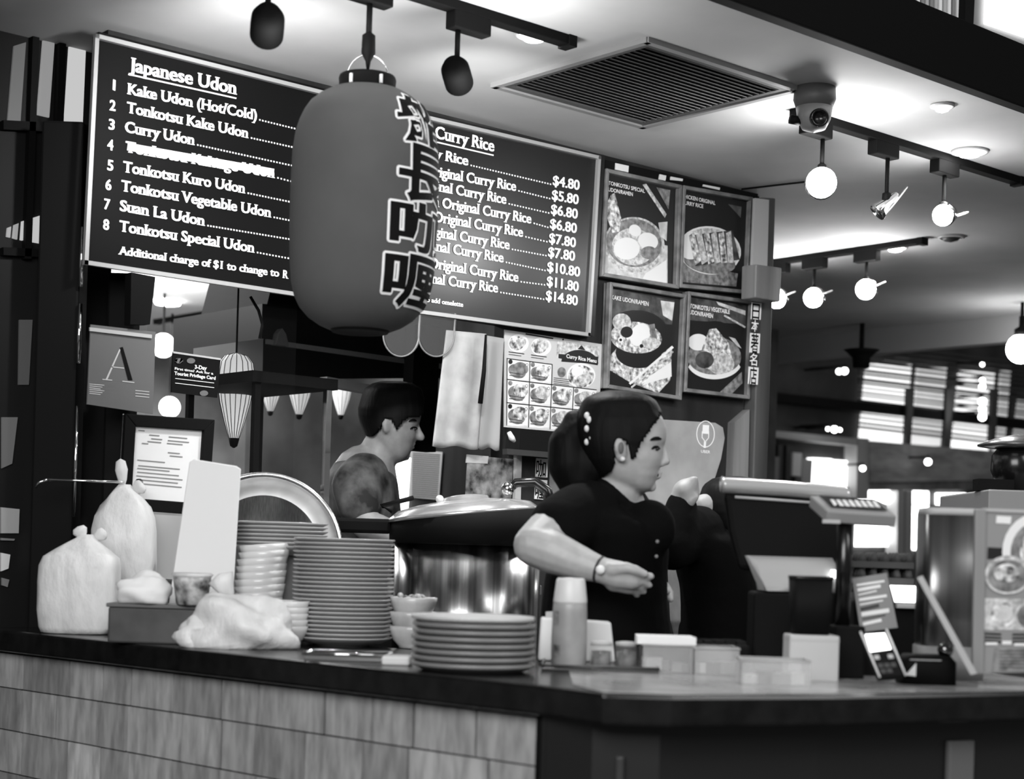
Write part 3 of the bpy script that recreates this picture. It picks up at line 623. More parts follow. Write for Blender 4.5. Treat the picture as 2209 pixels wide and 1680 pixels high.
# ================================================================== CEILING FIXTURES
def rotto(d):                              # rotation taking +Z to d
    return V(d).normalized().to_track_quat('Z', 'Y').to_matrix().to_4x4()
YT = 2.85
def track(name, label, a, b_):
    a, b_ = V(a), V(b_); c = (a + b_) / 2; dx = b_ - a; rz = math.atan2(dx.y, dx.x); L = dx.length
    t = thing(name, label, 'track', tuple(c), rz)
    part(t, 'rail', MB().bb((-L / 2, -.017, -.022), (L / 2, .017, 0)), BLACK, bevel=.002)
    for s_ in (-1, 1): part(t, 'end_cap', MB().bb((s_ * L / 2 - .012, -.02, -.026), (s_ * L / 2 + .012, .02, 0)), BLACK)
    return t
xr = at(1225, 74, Y=YT).x
track('ceiling_track', 'long black ceiling track above the paper lantern', (1.35, YT, CEIL), (xr, YT, CEIL))
a3, b3 = at(1722, 250, Y=YT), at(2196, 378, Y=YT)
track('ceiling_track', 'black ceiling track right of the square vent, ending below the fascia', (a3.x, YT, CEIL), (b3.x, YT, CEIL))
XB = 5.13
track('ceiling_track', 'farthest black ceiling track, right of the corner post', (XB, at(1990, 505, X=XB).y, CEIL), (XB, at(1648, 566, X=XB).y, CEIL))
def fixture(label, p, d, r, L, style, rz=0, adx=0, rail=.022, lens=None, head=mat('lamp_black', .002, .8, spec=.03), fin=None):
    p = V(p); d = V(d).normalized(); H = CEIL - rail - p.z
    t = thing('track_spotlight', label, 'spotlight', (p.x, p.y, p.z), 0, 'track spotlights')
    A = RT_(rz); q = MB(); q.box((adx, 0, H - .018), (.105, .034, .04), 0, A); part(t, 'adapter', q, BLACK, bevel=.003)
    part(t, 'stem', MB().tube([(0, 0, H - .035), (0, 0, r * .7)], .006), BLACK)
    part(t, 'knuckle', MB().lathe([(.004, r * 1.25), (.012, r * 1.1), (.013, r * .5), (.008, r * .3)], 12), BLACK)
    T = rotto(d)
    if style == 'can':
        q = MB().lathe([(r * .3, -L * .5), (r * .75, -L * .46), (r * .98, -L * .25), (r, 0), (r, L * .46), (r * .93, L * .5), (r * .85, L * .42)], 24, T=T)
        hd = part(t, 'head', q, head); part(hd, 'lens', MB().lathe([(r * .85, L * .40), (r * .5, L * .44), (.0, L * .46)], 20, T=T), lens or BULB2)
    elif style == 'globe':
        hd = part(t, 'head', MB().lathe([(r * .3, -r * 1.25), (r * .8, -r * .9), (r * 1.02, -r * .35), (r * .96, -r * .2)], 20, T=T), CHROME)
        part(hd, 'lens', MB().ell((0, 0, 0), r * .97), lens or BULB)
    else:                                  # small open halogen with clear glass disc
        hd = part(t, 'head', MB().lathe([(r * .25, -L * .5), (r * .4, -L * .4), (r * .45, -L * .1), (r, L * .38), (r * .95, L * .44)], 20, T=T), CHROME)
        part(hd, 'lens', MB().lathe([(r * .9, L * .36), (r * .5, L * .42), (0, L * .44)], 18, T=T), lens or BULB2)
        pass
    if fin:                                # clear round filter seen edge-on
        fx, fy, fr, e = fin; nn = (RT * e[1] - UP * e[0]).normalized(); T2 = Matrix.Translation(RT * fx + UP * fy) @ rotto(nn)
        part(t, 'glass_disc', MB().lathe([(0, -.0014), (fr, -.0014), (fr, .0014), (0, .0014)], 28, T=T2), mat('fixture_glass', .8, .05, alpha=.7))
    return t
tgtL, tgtR = V((2.25, YW, 2.2)), V((3.05, YW, 2.15))
pL, pR = at(577, 52, Y=YT), at(985, 160, Y=YT)
fixture('black spotlight seen from behind, left of the lantern, cut by the picture top', pL, tgtL - pL + V((0, 0, -.1)), .034, .085, 'can', lens=BULB)
fixture('black spotlight seen from behind, just right of the lantern', pR, tgtR - pR + V((.1, 0, -.1)), .032, .082, 'can', adx=.03, lens=BULB)
p = at(1772, 394, Y=YT); fixture('brightest spotlight, glaring straight out below the security camera', p, -FW, .043, .05, 'globe', adx=-.03)
p = at(1912, 440, Y=YT); fixture('chrome spotlight right of the glaring one, unlit side showing', p, -RT * .72 - UP * .7, .027, .085, 'halogen', adx=-.02, lens=DARK2, fin=(.026, .008, .052, (.59, .8)))
p = at(2035, 464, Y=YT); fixture('chrome spotlight at the right end of its track, lit', p, -RT * .8 - FW * .45 - UP * .3, .033, .075, 'globe', lens=BULB, fin=(.052, .004, .022, (.95, .3)))
for px, py, dr, st, lb_ in ((1676, 644, -RT * .6 - FW * .5 - UP * .25, 'globe', 'leftmost of three lit spotlights on the farthest track'), (1755, 642, -RT * .6 - FW * .5 - UP * .25, 'globe', 'middle of three lit spotlights on the farthest track'), (1868, 624, -RT * .5 - FW * .6 - UP * .15, 'globe', 'rightmost of three lit spotlights on the farthest track')):
    p = at(px, py, X=XB); fixture(lb_, p, dr, .040, .085, st, rz=math.pi / 2, lens=BULB, fin=(.05, .02, .026, (.9, .4)))
# real light of those lamps
spot('board_spot_left', pL + (tgtL - pL).normalized() * .08, tgtL, 16, 110, .9)
spot('board_spot_right', pR + (tgtR - pR).normalized() * .08, tgtR, 14, 100, .9)
for nm_, q_ in (('lamp_back_spill_left', pL), ('lamp_back_spill_right', pR)): spot(nm_, q_ + V((0, -.07, -.1)), q_ + V((0, -.07, 1)), 4.0, 172, .5, .08)
p = at(1772, 394, Y=YT); point('glare_light', p - FW * .09 - UP * .04, 3.6, .04)
p = at(2035, 464, Y=YT); point('end_light', p + V((-.06, -.06, -.03)), 1.2, .03)
for px, py in ((1676, 644), (1868, 624)): point('far_track_light', at(px, py, X=XB) + V((-.08, -.06, -.03)), 1.6, .03)
# recessed downlights
def downlight(label, px, py, rpx, m, pw_=0):
    p = at(px, py, Z=CEIL); d = (p - CAMLOC).dot(FW); r = rpx * d / FPX
    t = thing('recessed_downlight', label, 'ceiling light', tuple(p), 0, 'recessed ceiling lights')
    part(t, 'trim_ring', MB().lathe([(r * 1.18, 0), (r * 1.18, -.006), (r * .95, -.008), (r * .93, 0)], 28), LGREY)
    part(t, 'diffuser', MB().lathe([(r * .93, -.001), (r * .6, -.016), (0, -.022)], 24), m)
    if pw_: spot('downlight_beam', p - UP * .03, p - UP, pw_, 110, .8, .04)
downlight('bright recessed ceiling light beside the near end of the lantern track', 1152, 72, 36, BULB, 26)
downlight('small recessed ceiling light nearest the black fascia', 2033, 226, 22, BULB2, 14)
downlight('bright recessed ceiling light at the far right beside the short track', 2092, 325, 34, BULB, 22)
downlight('recessed ceiling light just below the farthest track', 1932, 532, 22, BULB, 16)
downlight('unlit dark recessed ceiling light right of the farthest track', 2052, 510, 24, DARK2)
# vent
vt = thing('ceiling_vent', 'square dark air vent set in the ceiling right of the lantern', 'vent', (3.025, 2.992, CEIL), 0)
h, b = .262, MB()
for s_ in (-1, 1): b.bb((s_ * h, -h - .014, -.012), (s_ * (h + .018), h + .018, 0)); b.bb((-h - .014, s_ * h, -.012), (h + .014, s_ * (h + .018), 0))
part(vt, 'frame', b, GREY)
b = MB()
for s_ in (-1, 1): b.bb((s_ * (h - .022), -h + .022, -.008), (s_ * (h - .004), h - .022, -.003)); b.bb((-h + .004, s_ * (h - .022), -.008), (h - .004, s_ * (h - .004), -.003))
part(vt, 'inner_rim', b, mat('vent_rim', .05, .6)); part(vt, 'backing', MB().bb((-h, -h, -.003), (h, h, 0)), BLACK)
for k in range(24):
    y = -h + .03 + k * (2 * h - .06) / 23; part(vt, 'louver', MB().box((0, y, -.006), (2 * h - .05, .010, .0025), 0, Matrix.Translation((0, y, -.006)) @ Matrix.Rotation(.5, 4, 'X') @ Matrix.Translation((0, -y, .006))), mat('vent_louver', .02, .6))
# security camera
p = at(1758, 190, Z=CEIL); sc_ = thing('security_camera', 'grey dome security camera on the ceiling above the glaring spotlight', 'camera', tuple(p), CAMRZ)
part(sc_, 'mount', MB().lathe([(.052, 0), (.054, -.03), (.046, -.052)], 28), mat('camera_grey', .09, .5)); part(sc_, 'dome', MB().lathe([(.047, -.048), (.042, -.08), (.03, -.104), (.0, -.114)], 28), mat('camera_pale', .22, .35))
q = MB().lathe([(.021, .02), (.023, .055), (.018, .056), (.015, .045), (0, .044)], 20, T=Matrix.Translation((0, 0, -.075)) @ rotto((.1, -1, -.25))); part(sc_, 'lens', q, BLACKG)
q = MB(); q.tube([(-.035, 0, -.085), (-.062, -.005, -.082)], .012); part(sc_, 'side_knob', q, BLACK)
b = MB(); b.tube([at(1600, 408, Z=CEIL - .003), at(1740, 392, Z=CEIL - .003)], .003); solo('ceiling_cable', 'thin dark cable along the ceiling from the menu wall to the glaring spotlight', 'cable', b, BLACK)
# ================================================================== PAPER LANTERN
c0 = at(793, 168, Y=YT); dL = (c0 - CAMLOC).dot(FW); k = dL / FPX
ln_ = thing('paper_lantern', 'big paper lantern with black Chinese lettering hanging before the menu boards', 'lantern', tuple(c0), 0)
prof = [(196, 78), (200, 86), (210, 103), (226, 122), (244, 134), (264, 143), (290, 151), (330, 156), (400, 158), (480, 158), (560, 156), (610, 151), (640, 144), (664, 132), (684, 114), (700, 90), (710, 66)]
PR = []
for i in range(len(prof) - 1):
    for f in (0, .5): PR.append((prof[i][1] * (1 - f) + prof[i + 1][1] * f, -(prof[i][0] * (1 - f) + prof[i + 1][0] * f - 165)))
PR.append((66, -545))
pr2 = []
for i, (r, z) in enumerate(PR): pr2.append((r * k, z * k))
LM = mat('lantern_paper', .10, .9, noise=(2.5, .085, .115), bump=.05, spec=.1)
part(ln_, 'paper_body', MB().lathe(pr2[::-1], 64), LM)
part(ln_, 'top_rim', MB().lathe([(60 * k, 2 * k), (62 * k, -4 * k), (60 * k, -26 * k), (66 * k, -30 * k), (80 * k, -34 * k), (50 * k, -34 * k), (50 * k, 2 * k)], 40), BLACK)
part(ln_, 'bottom_rim', MB().lathe([(66 * k, -543 * k), (60 * k, -550 * k), (50 * k, -548 * k)], 40), BLACK)
q = MB(); A_ = [( -45 * k, 0, -18 * k)] + [(45 * k * -math.cos(math.pi * i / 12), 0, (50 * math.sin(math.pi * i / 12)) * k) for i in range(13)] + [(45 * k, 0, -18 * k)]
q.tube([RT_(CAMRZ) @ V(a) for a in A_], .0016, 6); part(ln_, 'wire_handle', q, CHROME)
for sx in (-30, 34): part(ln_, 'clip', MB().box((0, 0, 0), (.004, .006, .018), 0, Matrix.Translation(RT * sx * k - FW * 55 * k - UP * 16 * k)), WHITE)
zt = CEIL - c0.z
hk = thing('lantern_hook', 'black rod and hook on the track holding the paper lantern', 'hook', tuple(c0 + UP * 48 * k), 0)
zt2 = zt - 48 * k
part(hk, 'adapter', MB().box((0, 0, zt2 - .04), (.1, .034, .04)), BLACK, bevel=.003)
part(hk, 'rod', MB().tube([(0, 0, zt2 - .05), (0, 0, .045)], .0065), BLACK)
part(hk, 'grip', MB().lathe([(.004, .05), (.014, .042), (.015, .005), (.006, -.012), (.003, -.03)], 14), BLACK)
def lrad(z):
    for i in range(len(pr2) - 1):
        if pr2[i][1] >= z >= pr2[i + 1][1]:
            f = (pr2[i][1] - z) / (pr2[i][1] - pr2[i + 1][1] + 1e-9); return pr2[i][0] * (1 - f) + pr2[i + 1][0] * f
    return pr2[-1][0]
def lglyph(ch, z1, z0, a0, a1, off, lift, halo=0):
    vs_, fs, x0, x1 = glyphs(ch, off, False, 0); ys = [p[1] for p in vs_]; y0, y1 = min(ys), max(ys)
    bm = bmesh.new(); bv = [bm.verts.new((x, y, 0)) for x, y in vs_]
    for f in fs:
        try: bm.faces.new([bv[i] for i in f])
        except ValueError: pass
    bmesh.ops.triangulate(bm, faces=bm.faces[:])
    for _ in range(5):
        es = [e for e in bm.edges if e.calc_length() > .08]
        if es: bmesh.ops.subdivide_edges(bm, edges=es, cuts=1); bmesh.ops.triangulate(bm, faces=[f for f in bm.faces if len(f.verts) > 3])
    bm.verts.index_update(); out = []; base_ = math.atan2(-FW.y, -FW.x)
    for v in bm.verts:
        a = base_ + math.radians(a0 + (a1 - a0) * (v.co.x - x0g) / (x1g - x0g)); z = z0 + (z1 - z0) * (v.co.y - y0g) / (y1g - y0g); r = lrad(z) + lift
        out.append((r * math.cos(a), r * math.sin(a), z))
    q = MB(); fcs = [[v.index for v in f.verts] for f in bm.faces]; bm.free()
    if not halo: return q.add(out, fcs)
    for s_ in range(10):                    # the pale rim around the strokes
        b2 = math.radians(36 * s_); da, dz = halo * math.cos(b2) / .15, halo * math.sin(b2); o2 = []
        for x, y, z in out:
            z2 = z + dz; r = lrad(z2) + lift + .00008 * s_; a = math.atan2(y, x) + da; o2.append((r * math.cos(a), r * math.sin(a), z2))
        q.add(o2, fcs)
    return q
for ch, ya, yb, pxl in (('船', 222, 326, 866), ('長', 330, 450, 866), ('咖', 452, 556, 848), ('喱', 562, 668, 838)):
    axis = 793 - (ya - 165) * .03
    ang = math.degrees(math.asin(min(.95, (pxl + 6 - axis) / 157.0)))
    vs_, _, x0g, x1g = glyphs(ch, .012, False, 0); ys = [p[1] for p in vs_]; y0g, y1g = min(ys), max(ys)
    z1, z0 = -(ya - 165) * k, -(yb - 165) * k
    part(ln_, 'character_outline', lglyph(ch, z1, z0, ang, ang + 66, .022, .0010, .0052), mat('lantern_white', .9, .6), fix=False)
    part(ln_, 'character', lglyph(ch, z1, z0, ang, ang + 66, .022, .0030), BLACK, fix=False)
# ================================================================== OPENING: GLASS, SIGNS, KITCHEN
b = MB().bb((1.99, YW + .04, 1.22), (2.42, YW + .045, 1.965)); struct('window_1', b, mat('window_glass', .02, .03, alpha=.05))
pgls = Plane(Y=YW + .038)
gc = thing('grade_card', 'grey card with a large serif letter A hanging under the menu board', 'sign', tuple(at(262, 795, Y=YW - .02)))
pcd = Plane(Y=YW - .03); q = MB(); PS(q, pcd, [(194, 700), (334, 716), (328, 893), (186, 872)], .004); part(gc, 'card', q, mat('card_grey', .12, .5), world=True)
pcc = Plane(Y=YW - .0345); b = MB()
PP(b, pcc, [(258, 750), (265, 748), (286, 820), (276, 820)], .0006, 0); PP(b, pcc, [(258, 752), (261, 752), (232, 818), (228, 818)], .0006, 1)
PP(b, pcc, [(240, 790), (268, 793), (268, 795), (240, 792)], .0006, 1); PP(b, pcc, [(221, 817), (242, 819), (242, 821), (221, 819)], .0008, 1); PP(b, pcc, [(264, 821), (290, 824), (290, 826), (264, 823)], .0008, 1)
for i in range(6): PL(b, pcc, (193, 828 + i * 4), (225 - (i % 3) * 4, 831 + i * 4), 1.6, .0008, 1)
for i in range(3): PL(b, pcc, (292, 842 + i * 6), (322, 845 + i * 6), 1.6, .0008, 1)
part(gc, 'lettering', b, [BLACK, mat('card_ink_pale', .55, .5)], world=True, fix=False)
q = MB(); PS(q, Plane(Y=YW - .036), [(192, 706), (326, 722), (326, 730), (192, 714)], .004); part(gc, 'clip_rail', q, LGREY, world=True)
bs = thing('notice_sign', 'small black notice with white lines on the glass left of the balloon lamp', 'sign', tuple(at(420, 810, Y=YW + .03)))
q = MB(); PS(q, pgls, [(371, 762), (474, 776), (467, 858), (368, 846)], .004); part(bs, 'sheet', q, BLACK, world=True)
b = MB(); pbs = Plane(Y=YW + .033); S2 = dict(off=.02)
TX(b, pbs, 'First time? Ask for a', (377, 797), (460, 808), 5, .001, **S2); TX(b, pbs, '3-Day', (420, 795), (446, 798), 8, .001, off=.03); TX(b, pbs, 'Tourist Privilege Card', (376, 808), (465, 819), 7, .001, off=.03)
for y in (824, 834): PL(b, pbs, (378, y - 8), (462, y + 2), 1.2, .001)
for x in (386, 412, 386, 440): PP(b, pbs, ev(x, 778 if x != 440 else 848, 9, 6), .001, 1)
part(bs, 'lettering', b, [INK, mat('notice_grey', .12, .6)], world=True, fix=False)
q = MB(); PS(q, pgls, [(371, 758), (474, 773), (474, 777), (371, 762)], .006); part(bs, 'top_edge', q, LGREY, world=True)
# framed certificate
ptc = Plane(Y=3.53)
t, p1 = framed('framed_certificate', 'black framed white certificate behind the takeaway bags', [(262, 893), (454, 906), (440, 1112), (250, 1098)], paper=4, plane=ptc, fm=BLACK, cat='certificate', bw=.028, depth=.022)
b = MB()
for x0, y0, L_ in ((298, 928, 14), (322, 938, 22), (326, 946, 24), (318, 952, 30), (364, 942, 40), (362, 950, 46), (360, 956, 34), (362, 976, 26), (366, 983, 28), (306, 956, 14), (296, 992, 60), (298, 1004, 90), (296, 1010, 70), (296, 1018, 90), (294, 1026, 100), (294, 1034, 90), (292, 1042, 100)): PL(b, p1, (x0, y0), (x0 + L_, y0 + L_ * .09), 2.4, .001)
PP(b, p1, ev(300, 1040, 9, 8), .001)
part(t, 'print', b, mat('faint_ink', .22, .6), world=True, fix=False)
q = MB(); q.slab([at(252, 1104, Y=3.50), at(440, 1116, Y=3.50), V((at(440, 1116, Y=3.50).x, 3.50, 1.22)), V((at(252, 1104, Y=3.50).x, 3.50, 1.22))], (0, .06, 0)); solo('pale_block', 'plain grey block carrying the framed certificate behind the bags', 'box', q, LGREY, loc=tuple(at(340, 1200, Y=3.5)), world=True)
# balloon lamps
def balloon(label, px, yt, yb, hw, d, ribs=9):
    p = at(px, yb, d=d); s = d / FPX; H = (yb - yt) * s; R = hw * s
    t = thing('balloon_lamp', label, 'lamp', tuple(p), 0, 'white ribbed hanging lamps')
    pr = [(R * .12, H * .03), (R * .3, H * .12), (R * .55, H * .28), (R * .8, H * .47), (R * .96, H * .66), (R, H * .78), (R * .9, H * .9), (R * .62, H * .97), (R * .15, H)]
    part(t, 'shade', MB().lathe(pr, 28), mat('lamp_shade', .7, .6, emit=.22))
    for i in range(ribs * 2):
        a = 2 * math.pi * i / (ribs * 2); part(t, 'rib', MB().tube([((r * 1.01) * math.cos(a), (r * 1.01) * math.sin(a), z) for r, z in pr], R * .022, 5), BLACK)
    part(t, 'tip', MB().lathe([(R * .05, -H * .0), (R * .2, H * .02), (R * .3, H * .1), (R * .1, H * .12)], 16), BLACK)
    part(t, 'cord', MB().tube([(0, 0, H), (0, 0, CEIL - p.z)], .003), BLACK)
balloon('largest white balloon shaped lamp with black ribs, right of the notice', 504, 762, 966, 40, 4.9)
balloon('small ribbed lamp hanging inside left of the display case', 583, 800, 897, 24, 6.0, 7); balloon('small ribbed lamp hanging behind the middle of the display case', 645, 798, 905, 27, 6.0, 7)
balloon('small ribbed lamp left of the cook\'s head', 735, 810, 905, 22, 6.3, 6)
# range hood and display cabinet
Y4 = Plane(Y=4.45)
rh = thing('range_hood', 'dark range hood behind the lantern with a pale lower edge', 'hood', tuple(at(760, 730, Y=4.45)))
q = MB(); q.slab([Y4.at(566, 655), Y4.at(985, 690), Y4.at(985, 815), Y4.at(562, 818)], (0, .55, 0)); part(rh, 'canopy', q, mat('hood_dark', .02, .45), world=True)
q = MB(); PS(q, Y4, [(572, 732), (985, 790), (985, 800), (572, 742)], .012); part(rh, 'edge_strip', q, mat('hood_edge', .6, .4), world=True)
q = MB(); q.slab([Y4.at(600, 560), Y4.at(800, 560), Y4.at(820, 690), Y4.at(575, 660)], (0, .4, 0)); part(rh, 'duct', q, BLACK, world=True)
q = MB(); PS(q, Y4, [(585, 745), (590, 720), (598, 710), (606, 722), (612, 748)], .03); part(rh, 'pale_cone', q, LGREY, world=True)
q = MB(); q.slab([at(510, 738, Y=4.3), at(568, 730, Y=4.3), at(566, 824, Y=4.3), at(508, 820, Y=4.3)], (0, .25, 0)); solo('white_wall_box', 'plain pale box beside the left end of the range hood', 'box', q, LGREY)
dc = thing('display_case', 'black framed glass display case in the opening left of the cook', 'cabinet', tuple(base(620, 4.32, 1.22)), 0)
def cbx(nm, a, b_, m): part(dc, nm, MB().bb(a, b_), m)
o = at(548, 1010, Y=3.85); o2 = at(702, 1010, Y=3.85); zt_ = at(620, 832, Y=3.85).z; ox, oy = dc.location.x, dc.location.y
x0, x1 = o.x - ox, o2.x - ox; y0 = 3.85 - oy; zz = zt_ - 1.22
for x in (x0, x1):
    for y in (y0, y0 + .35): cbx('post', (x - .009, y - .009, 0), (x + .009, y + .009, zz), CHROME if x > x0 and y == y0 else BLACK)
cbx('top_frame', (x0 - .025, y0 - .02, zz), (x1 + .02, y0 + .37, zz + .03), BLACK); cbx('shelf', (x0, y0, .08), (x1, y0 + .35, .1), BLACK); cbx('base', (x0, y0 - .0, 0), (x1, y0 + .35, .02), BLACK)
cbx('glass', (x0, y0 - .002, .02), (x1, y0, zz), mat('case_glass', .02, .03, alpha=.06))
b = MB(); random.seed(3)
for i in range(46):
    b.ell((random.uniform(x0 + .03, x1 - .03) + ox, random.uniform(y0 + .05, y0 + .3) + oy, 1.33 + random.uniform(0, .14)), (random.uniform(.02, .04), .03, random.uniform(.012, .03)), 8, 6)
o_ = solo('dark_snack_heap', 'dark rough heap of food inside the glass display case', 'food', b, mat('snack_dark', .07, .6, noise=(30, .01, .22))); o_['kind'] = 'stuff'
q = MB(); q.slab([at(706, 812, Y=4.2), at(812, 832, Y=4.2), at(810, 850, Y=4.2), at(706, 832, Y=4.2)], (0, .04, 0)); solo('pale_bar', 'pale horizontal bar above the cook\'s shoulder', 'bar', q, LGREY)
# posts and papers around the cook
q = MB(); q.slab([at(896, 700, Y=4.1), at(950, 706, Y=4.1), at(940, 975, Y=4.1), at(884, 970, Y=4.1)], (0, .05, 0)); solo('kitchen_post', 'black upright post between the cook and the hanging towel', 'post', q, BLACK)
pk = Plane(X=4.172); pk2 = Plane(Y=5.58)
for lab, qd, m in (('bright narrow sheet behind the cook\'s face', [(856, 775), (894, 779), (892, 852), (853, 850)], WHITE), ('bright white sheet low behind the cook\'s chest', [(846, 984), (888, 988), (880, 1104), (842, 1102)], GLOWPAPER), ('sheet dense with tiny printed lines right of the cook', [(887, 970), (956, 975), (948, 1078), (882, 1072)], LGREY),  # the sheet behind the chest glows by its material
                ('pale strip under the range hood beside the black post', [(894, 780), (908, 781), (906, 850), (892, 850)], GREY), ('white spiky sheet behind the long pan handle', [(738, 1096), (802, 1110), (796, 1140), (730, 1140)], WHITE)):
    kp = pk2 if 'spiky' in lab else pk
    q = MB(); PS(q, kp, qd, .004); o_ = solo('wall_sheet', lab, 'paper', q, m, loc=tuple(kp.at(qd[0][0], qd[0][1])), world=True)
    if 'printed' in lab:
        q = MB()
        for i in range(22): PL(q, Plane(X=4.167), (890 - i * .1, 977 + i * 4.4), (950 - i * .3, 981 + i * 4.4), 1.8, .001)
        part(o_, 'print', q, DARK2, world=True, fix=False)
q = MB(); PS(q, Plane(Y=YW - .001), [(1008, 982), (1106, 990), (1100, 1092), (1002, 1088)], .003); o_ = solo('plant_picture', 'dark unframed picture of foliage on the wall below the towel', 'picture', q, mat('foliage_print', .12, .5, noise=(26, .01, .3)), loc=tuple(at(1050, 1040, Y=YW)), world=True)
# towel and pale sheet hung under the right board
def drape(name, label, cat, TLx, TRx, BRx, BLx, yt, yb, Y, m, folds=2, amp=.003):
    n, r = 24, 18; vs_, fs = [], []
    for i in range(r + 1):
        v = i / r
        for j in range(n + 1):
            u = j / n; x = (TLx * (1 - u) + TRx * u) * (1 - v) + (BLx * (1 - u) + BRx * u) * v; y = yt[0] * (1 - u) * (1 - v) + yt[1] * u * (1 - v) + yb[0] * (1 - u) * v + yb[1] * u * v
            vs_.append(at(x, y + 3 * math.sin(u * 9) * v, Y=Y - amp * (math.sin(u * folds * 6.28 + v * 1.5) + 1) * (.4 + v)))
    for i in range(r):
        for j in range(n): a = i * (n + 1) + j; fs.append((a, a + 1, a + n + 2, a + n + 1))
    q = MB().add(vs_, fs, 0, True); o = solo(name, label, cat, q, m, loc=tuple(at((TLx + TRx) / 2, yt[0], Y=Y)), world=True, fix=False)
    md = o.modifiers.new('thick', 'SOLIDIFY'); md.thickness = .003; return o
drape('hanging_towel', 'pale towel hanging under the right menu board', 'towel', 962, 1048, 1030, 932, (712, 720), (962, 968), YW - .02, mat('towel_cloth', .36, .8, noise=(9, .25, .45)))
drape('hanging_sheet', 'smooth pale sheet hanging between the towel and the paper menu', 'cloth', 1050, 1086, 1076, 1030, (724, 730), (966, 970), YW - .012, mat('sheet_cloth', .32, .7), 1, .003)
q = MB(); q.tube([at(1048, 722, Y=YW - .05), at(1044, 800, Y=YW - .05), at(1036, 870, Y=YW - .05)], [.003, .006, .007]); solo('dark_stick', 'thin dark stick hanging between the towel and the pale sheet', 'stick', q, BLACK)
for lab, cx_, hw_ in (('left of two clear U shaped pouches hanging below the right menu board', 862, 36), ('right of two clear U shaped pouches hanging below the right menu board', 938, 36)):
    pts = [(cx_ - hw_ + 2, 668)] + ev(cx_, 728, hw_, 42, 0, 18, 180, 360)[::1]
    pts = [(cx_ - hw_ + 4, 670)] + [(cx_ + hw_ * -math.cos(math.pi * i / 16) - (i - 8) * -.3 + 3, 725 + 44 * math.sin(math.pi * i / 16)) for i in range(17)] + [(cx_ + hw_ + 8, 676)]
    t = thing('clear_pouch', lab, 'pouch', tuple(at(cx_, 700, Y=YW - .03)), 0, 'clear pouches under the board')
    q = MB(); q.slab([at(x, y, Y=YW - .03) for x, y in pts], (0, -.008, 0)); part(t, 'film', q, mat('pouch_film', .3, .2, alpha=.10), world=True)
    q = MB(); q.tube([at(x, y, Y=YW - .034) for x, y in pts], .0024, 6); part(t, 'edge_seam', q, mat('pouch_seam', .2, .4), world=True)
# dining room beyond the glass
for lab, px, py, r in (('upper bright globe lamp seen through the glass beside the A card', 352, 745, 26), ('lower bright globe lamp seen through the glass above the certificate', 366, 878, 24)):
    p = at(px, py, d=8.0 if py < 800 else 8.7); t = thing('globe_lamp', lab, 'lamp', tuple(p)); part(t, 'globe', MB().ell((0, 0, 0), r * 8 / FPX), BULB2); part(t, 'cord', MB().tube([(0, 0, .05), (0, 0, CEIL - p.z)], .006), BLACK)
p = at(362, 648, Z=CEIL); t = thing('recessed_downlight', 'glowing ceiling light seen through the glass under the left menu board', 'ceiling light', tuple(p), 0, 'recessed ceiling lights'); part(t, 'diffuser', MB().lathe([(.07, 0), (.06, -.02), (0, -.03)], 20), BULB)
a, b_ = at(340, 690, X=4.43), at(600, 640, X=4.43); track('ceiling_track', 'black ceiling track seen through the glass under the left menu board', (4.43, a.y, CEIL), (4.43, b_.y, CEIL))
pd_ = Plane(Y=9.58)
q = MB(); PS(q, pd_, [(456, 702), (496, 708), (492, 770), (452, 764)], .01); o_ = solo('far_picture', 'dark far picture on the dining room wall above the notice', 'picture', q, DARK2, loc=tuple(pd_.at(474, 730)), world=True)
q = MB(); PS(q, pd_, [(390, 700), (450, 700), (446, 764), (390, 760)], .01); solo('far_board', 'pale far board on the dining room wall left of the dark picture', 'board', q, LGREY, loc=tuple(pd_.at(420, 730)), world=True)
point('dining_glow', at(352, 745, d=8.0) - FW * .4, 12, .1)
q = MB(); q.tube([at(540, 640, d=4.3), at(558, 670, d=4.3), at(566, 700, d=4.3), at(560, 730, d=4.3)], .004); solo('hanging_wire', 'thin dark wire hanging from the board to the pale box', 'wire', q, BLACK)
# ================================================================== THINGS ON THE COUNTER
def kk(d): return d / FPX
def cbase(px, d, z=CT): return base(px, d, z)
def rounded_ring(hw, hd, z, n=32, e=3.2, jit=0, ph=0, cx_=0):
    out = []
    for i in range(n):
        a = 2 * math.pi * i / n; c, s_ = math.cos(a), math.sin(a)
        x = math.copysign(abs(c) ** (2 / e), c) * hw; y = math.copysign(abs(s_) ** (2 / e), s_) * hd
        j = 1 + jit * (math.sin(a * 5 + ph) * .5 + math.sin(a * 9 + ph * 2.3) * .3 + math.sin(a * 3 - ph * 1.7) * .4)
        out.append(V((x * j + cx_, y * j, z)))
    return out
def bag(label, px, d, levels, depth, ears):
    k_ = kk(d); t = thing('takeaway_bag', label, 'bag', tuple(cbase(px, d)), CAMRZ, 'white takeaway bags')
    rings = [rounded_ring(hw * k_, depth * (hw / max(l[1] for l in levels)) , dy * k_, 36, 3.4 if hw > 60 else 2.2, .018 + .10 * (hw < 60), dy * .045, cx_ * k_) for dy, hw, cx_ in levels]
    part(t, 'sack', MB().loft(rings), BAG)
    for ex, ey, er, eh, tilt in ears:
        q = MB(); T = Matrix.Translation((ex * k_, 0, ey * k_)) @ Matrix.Rotation(tilt, 4, 'Y')
        q.lathe([(er * .25 * k_, 0), (er * .7 * k_, eh * .25 * k_), (er * k_, eh * .6 * k_), (er * .75 * k_, eh * .9 * k_), (0, eh * k_)], 14, T=T @ Matrix.Diagonal((1, .45, 1, 1))); part(t, 'tied_handle', q, BAG)
    return t
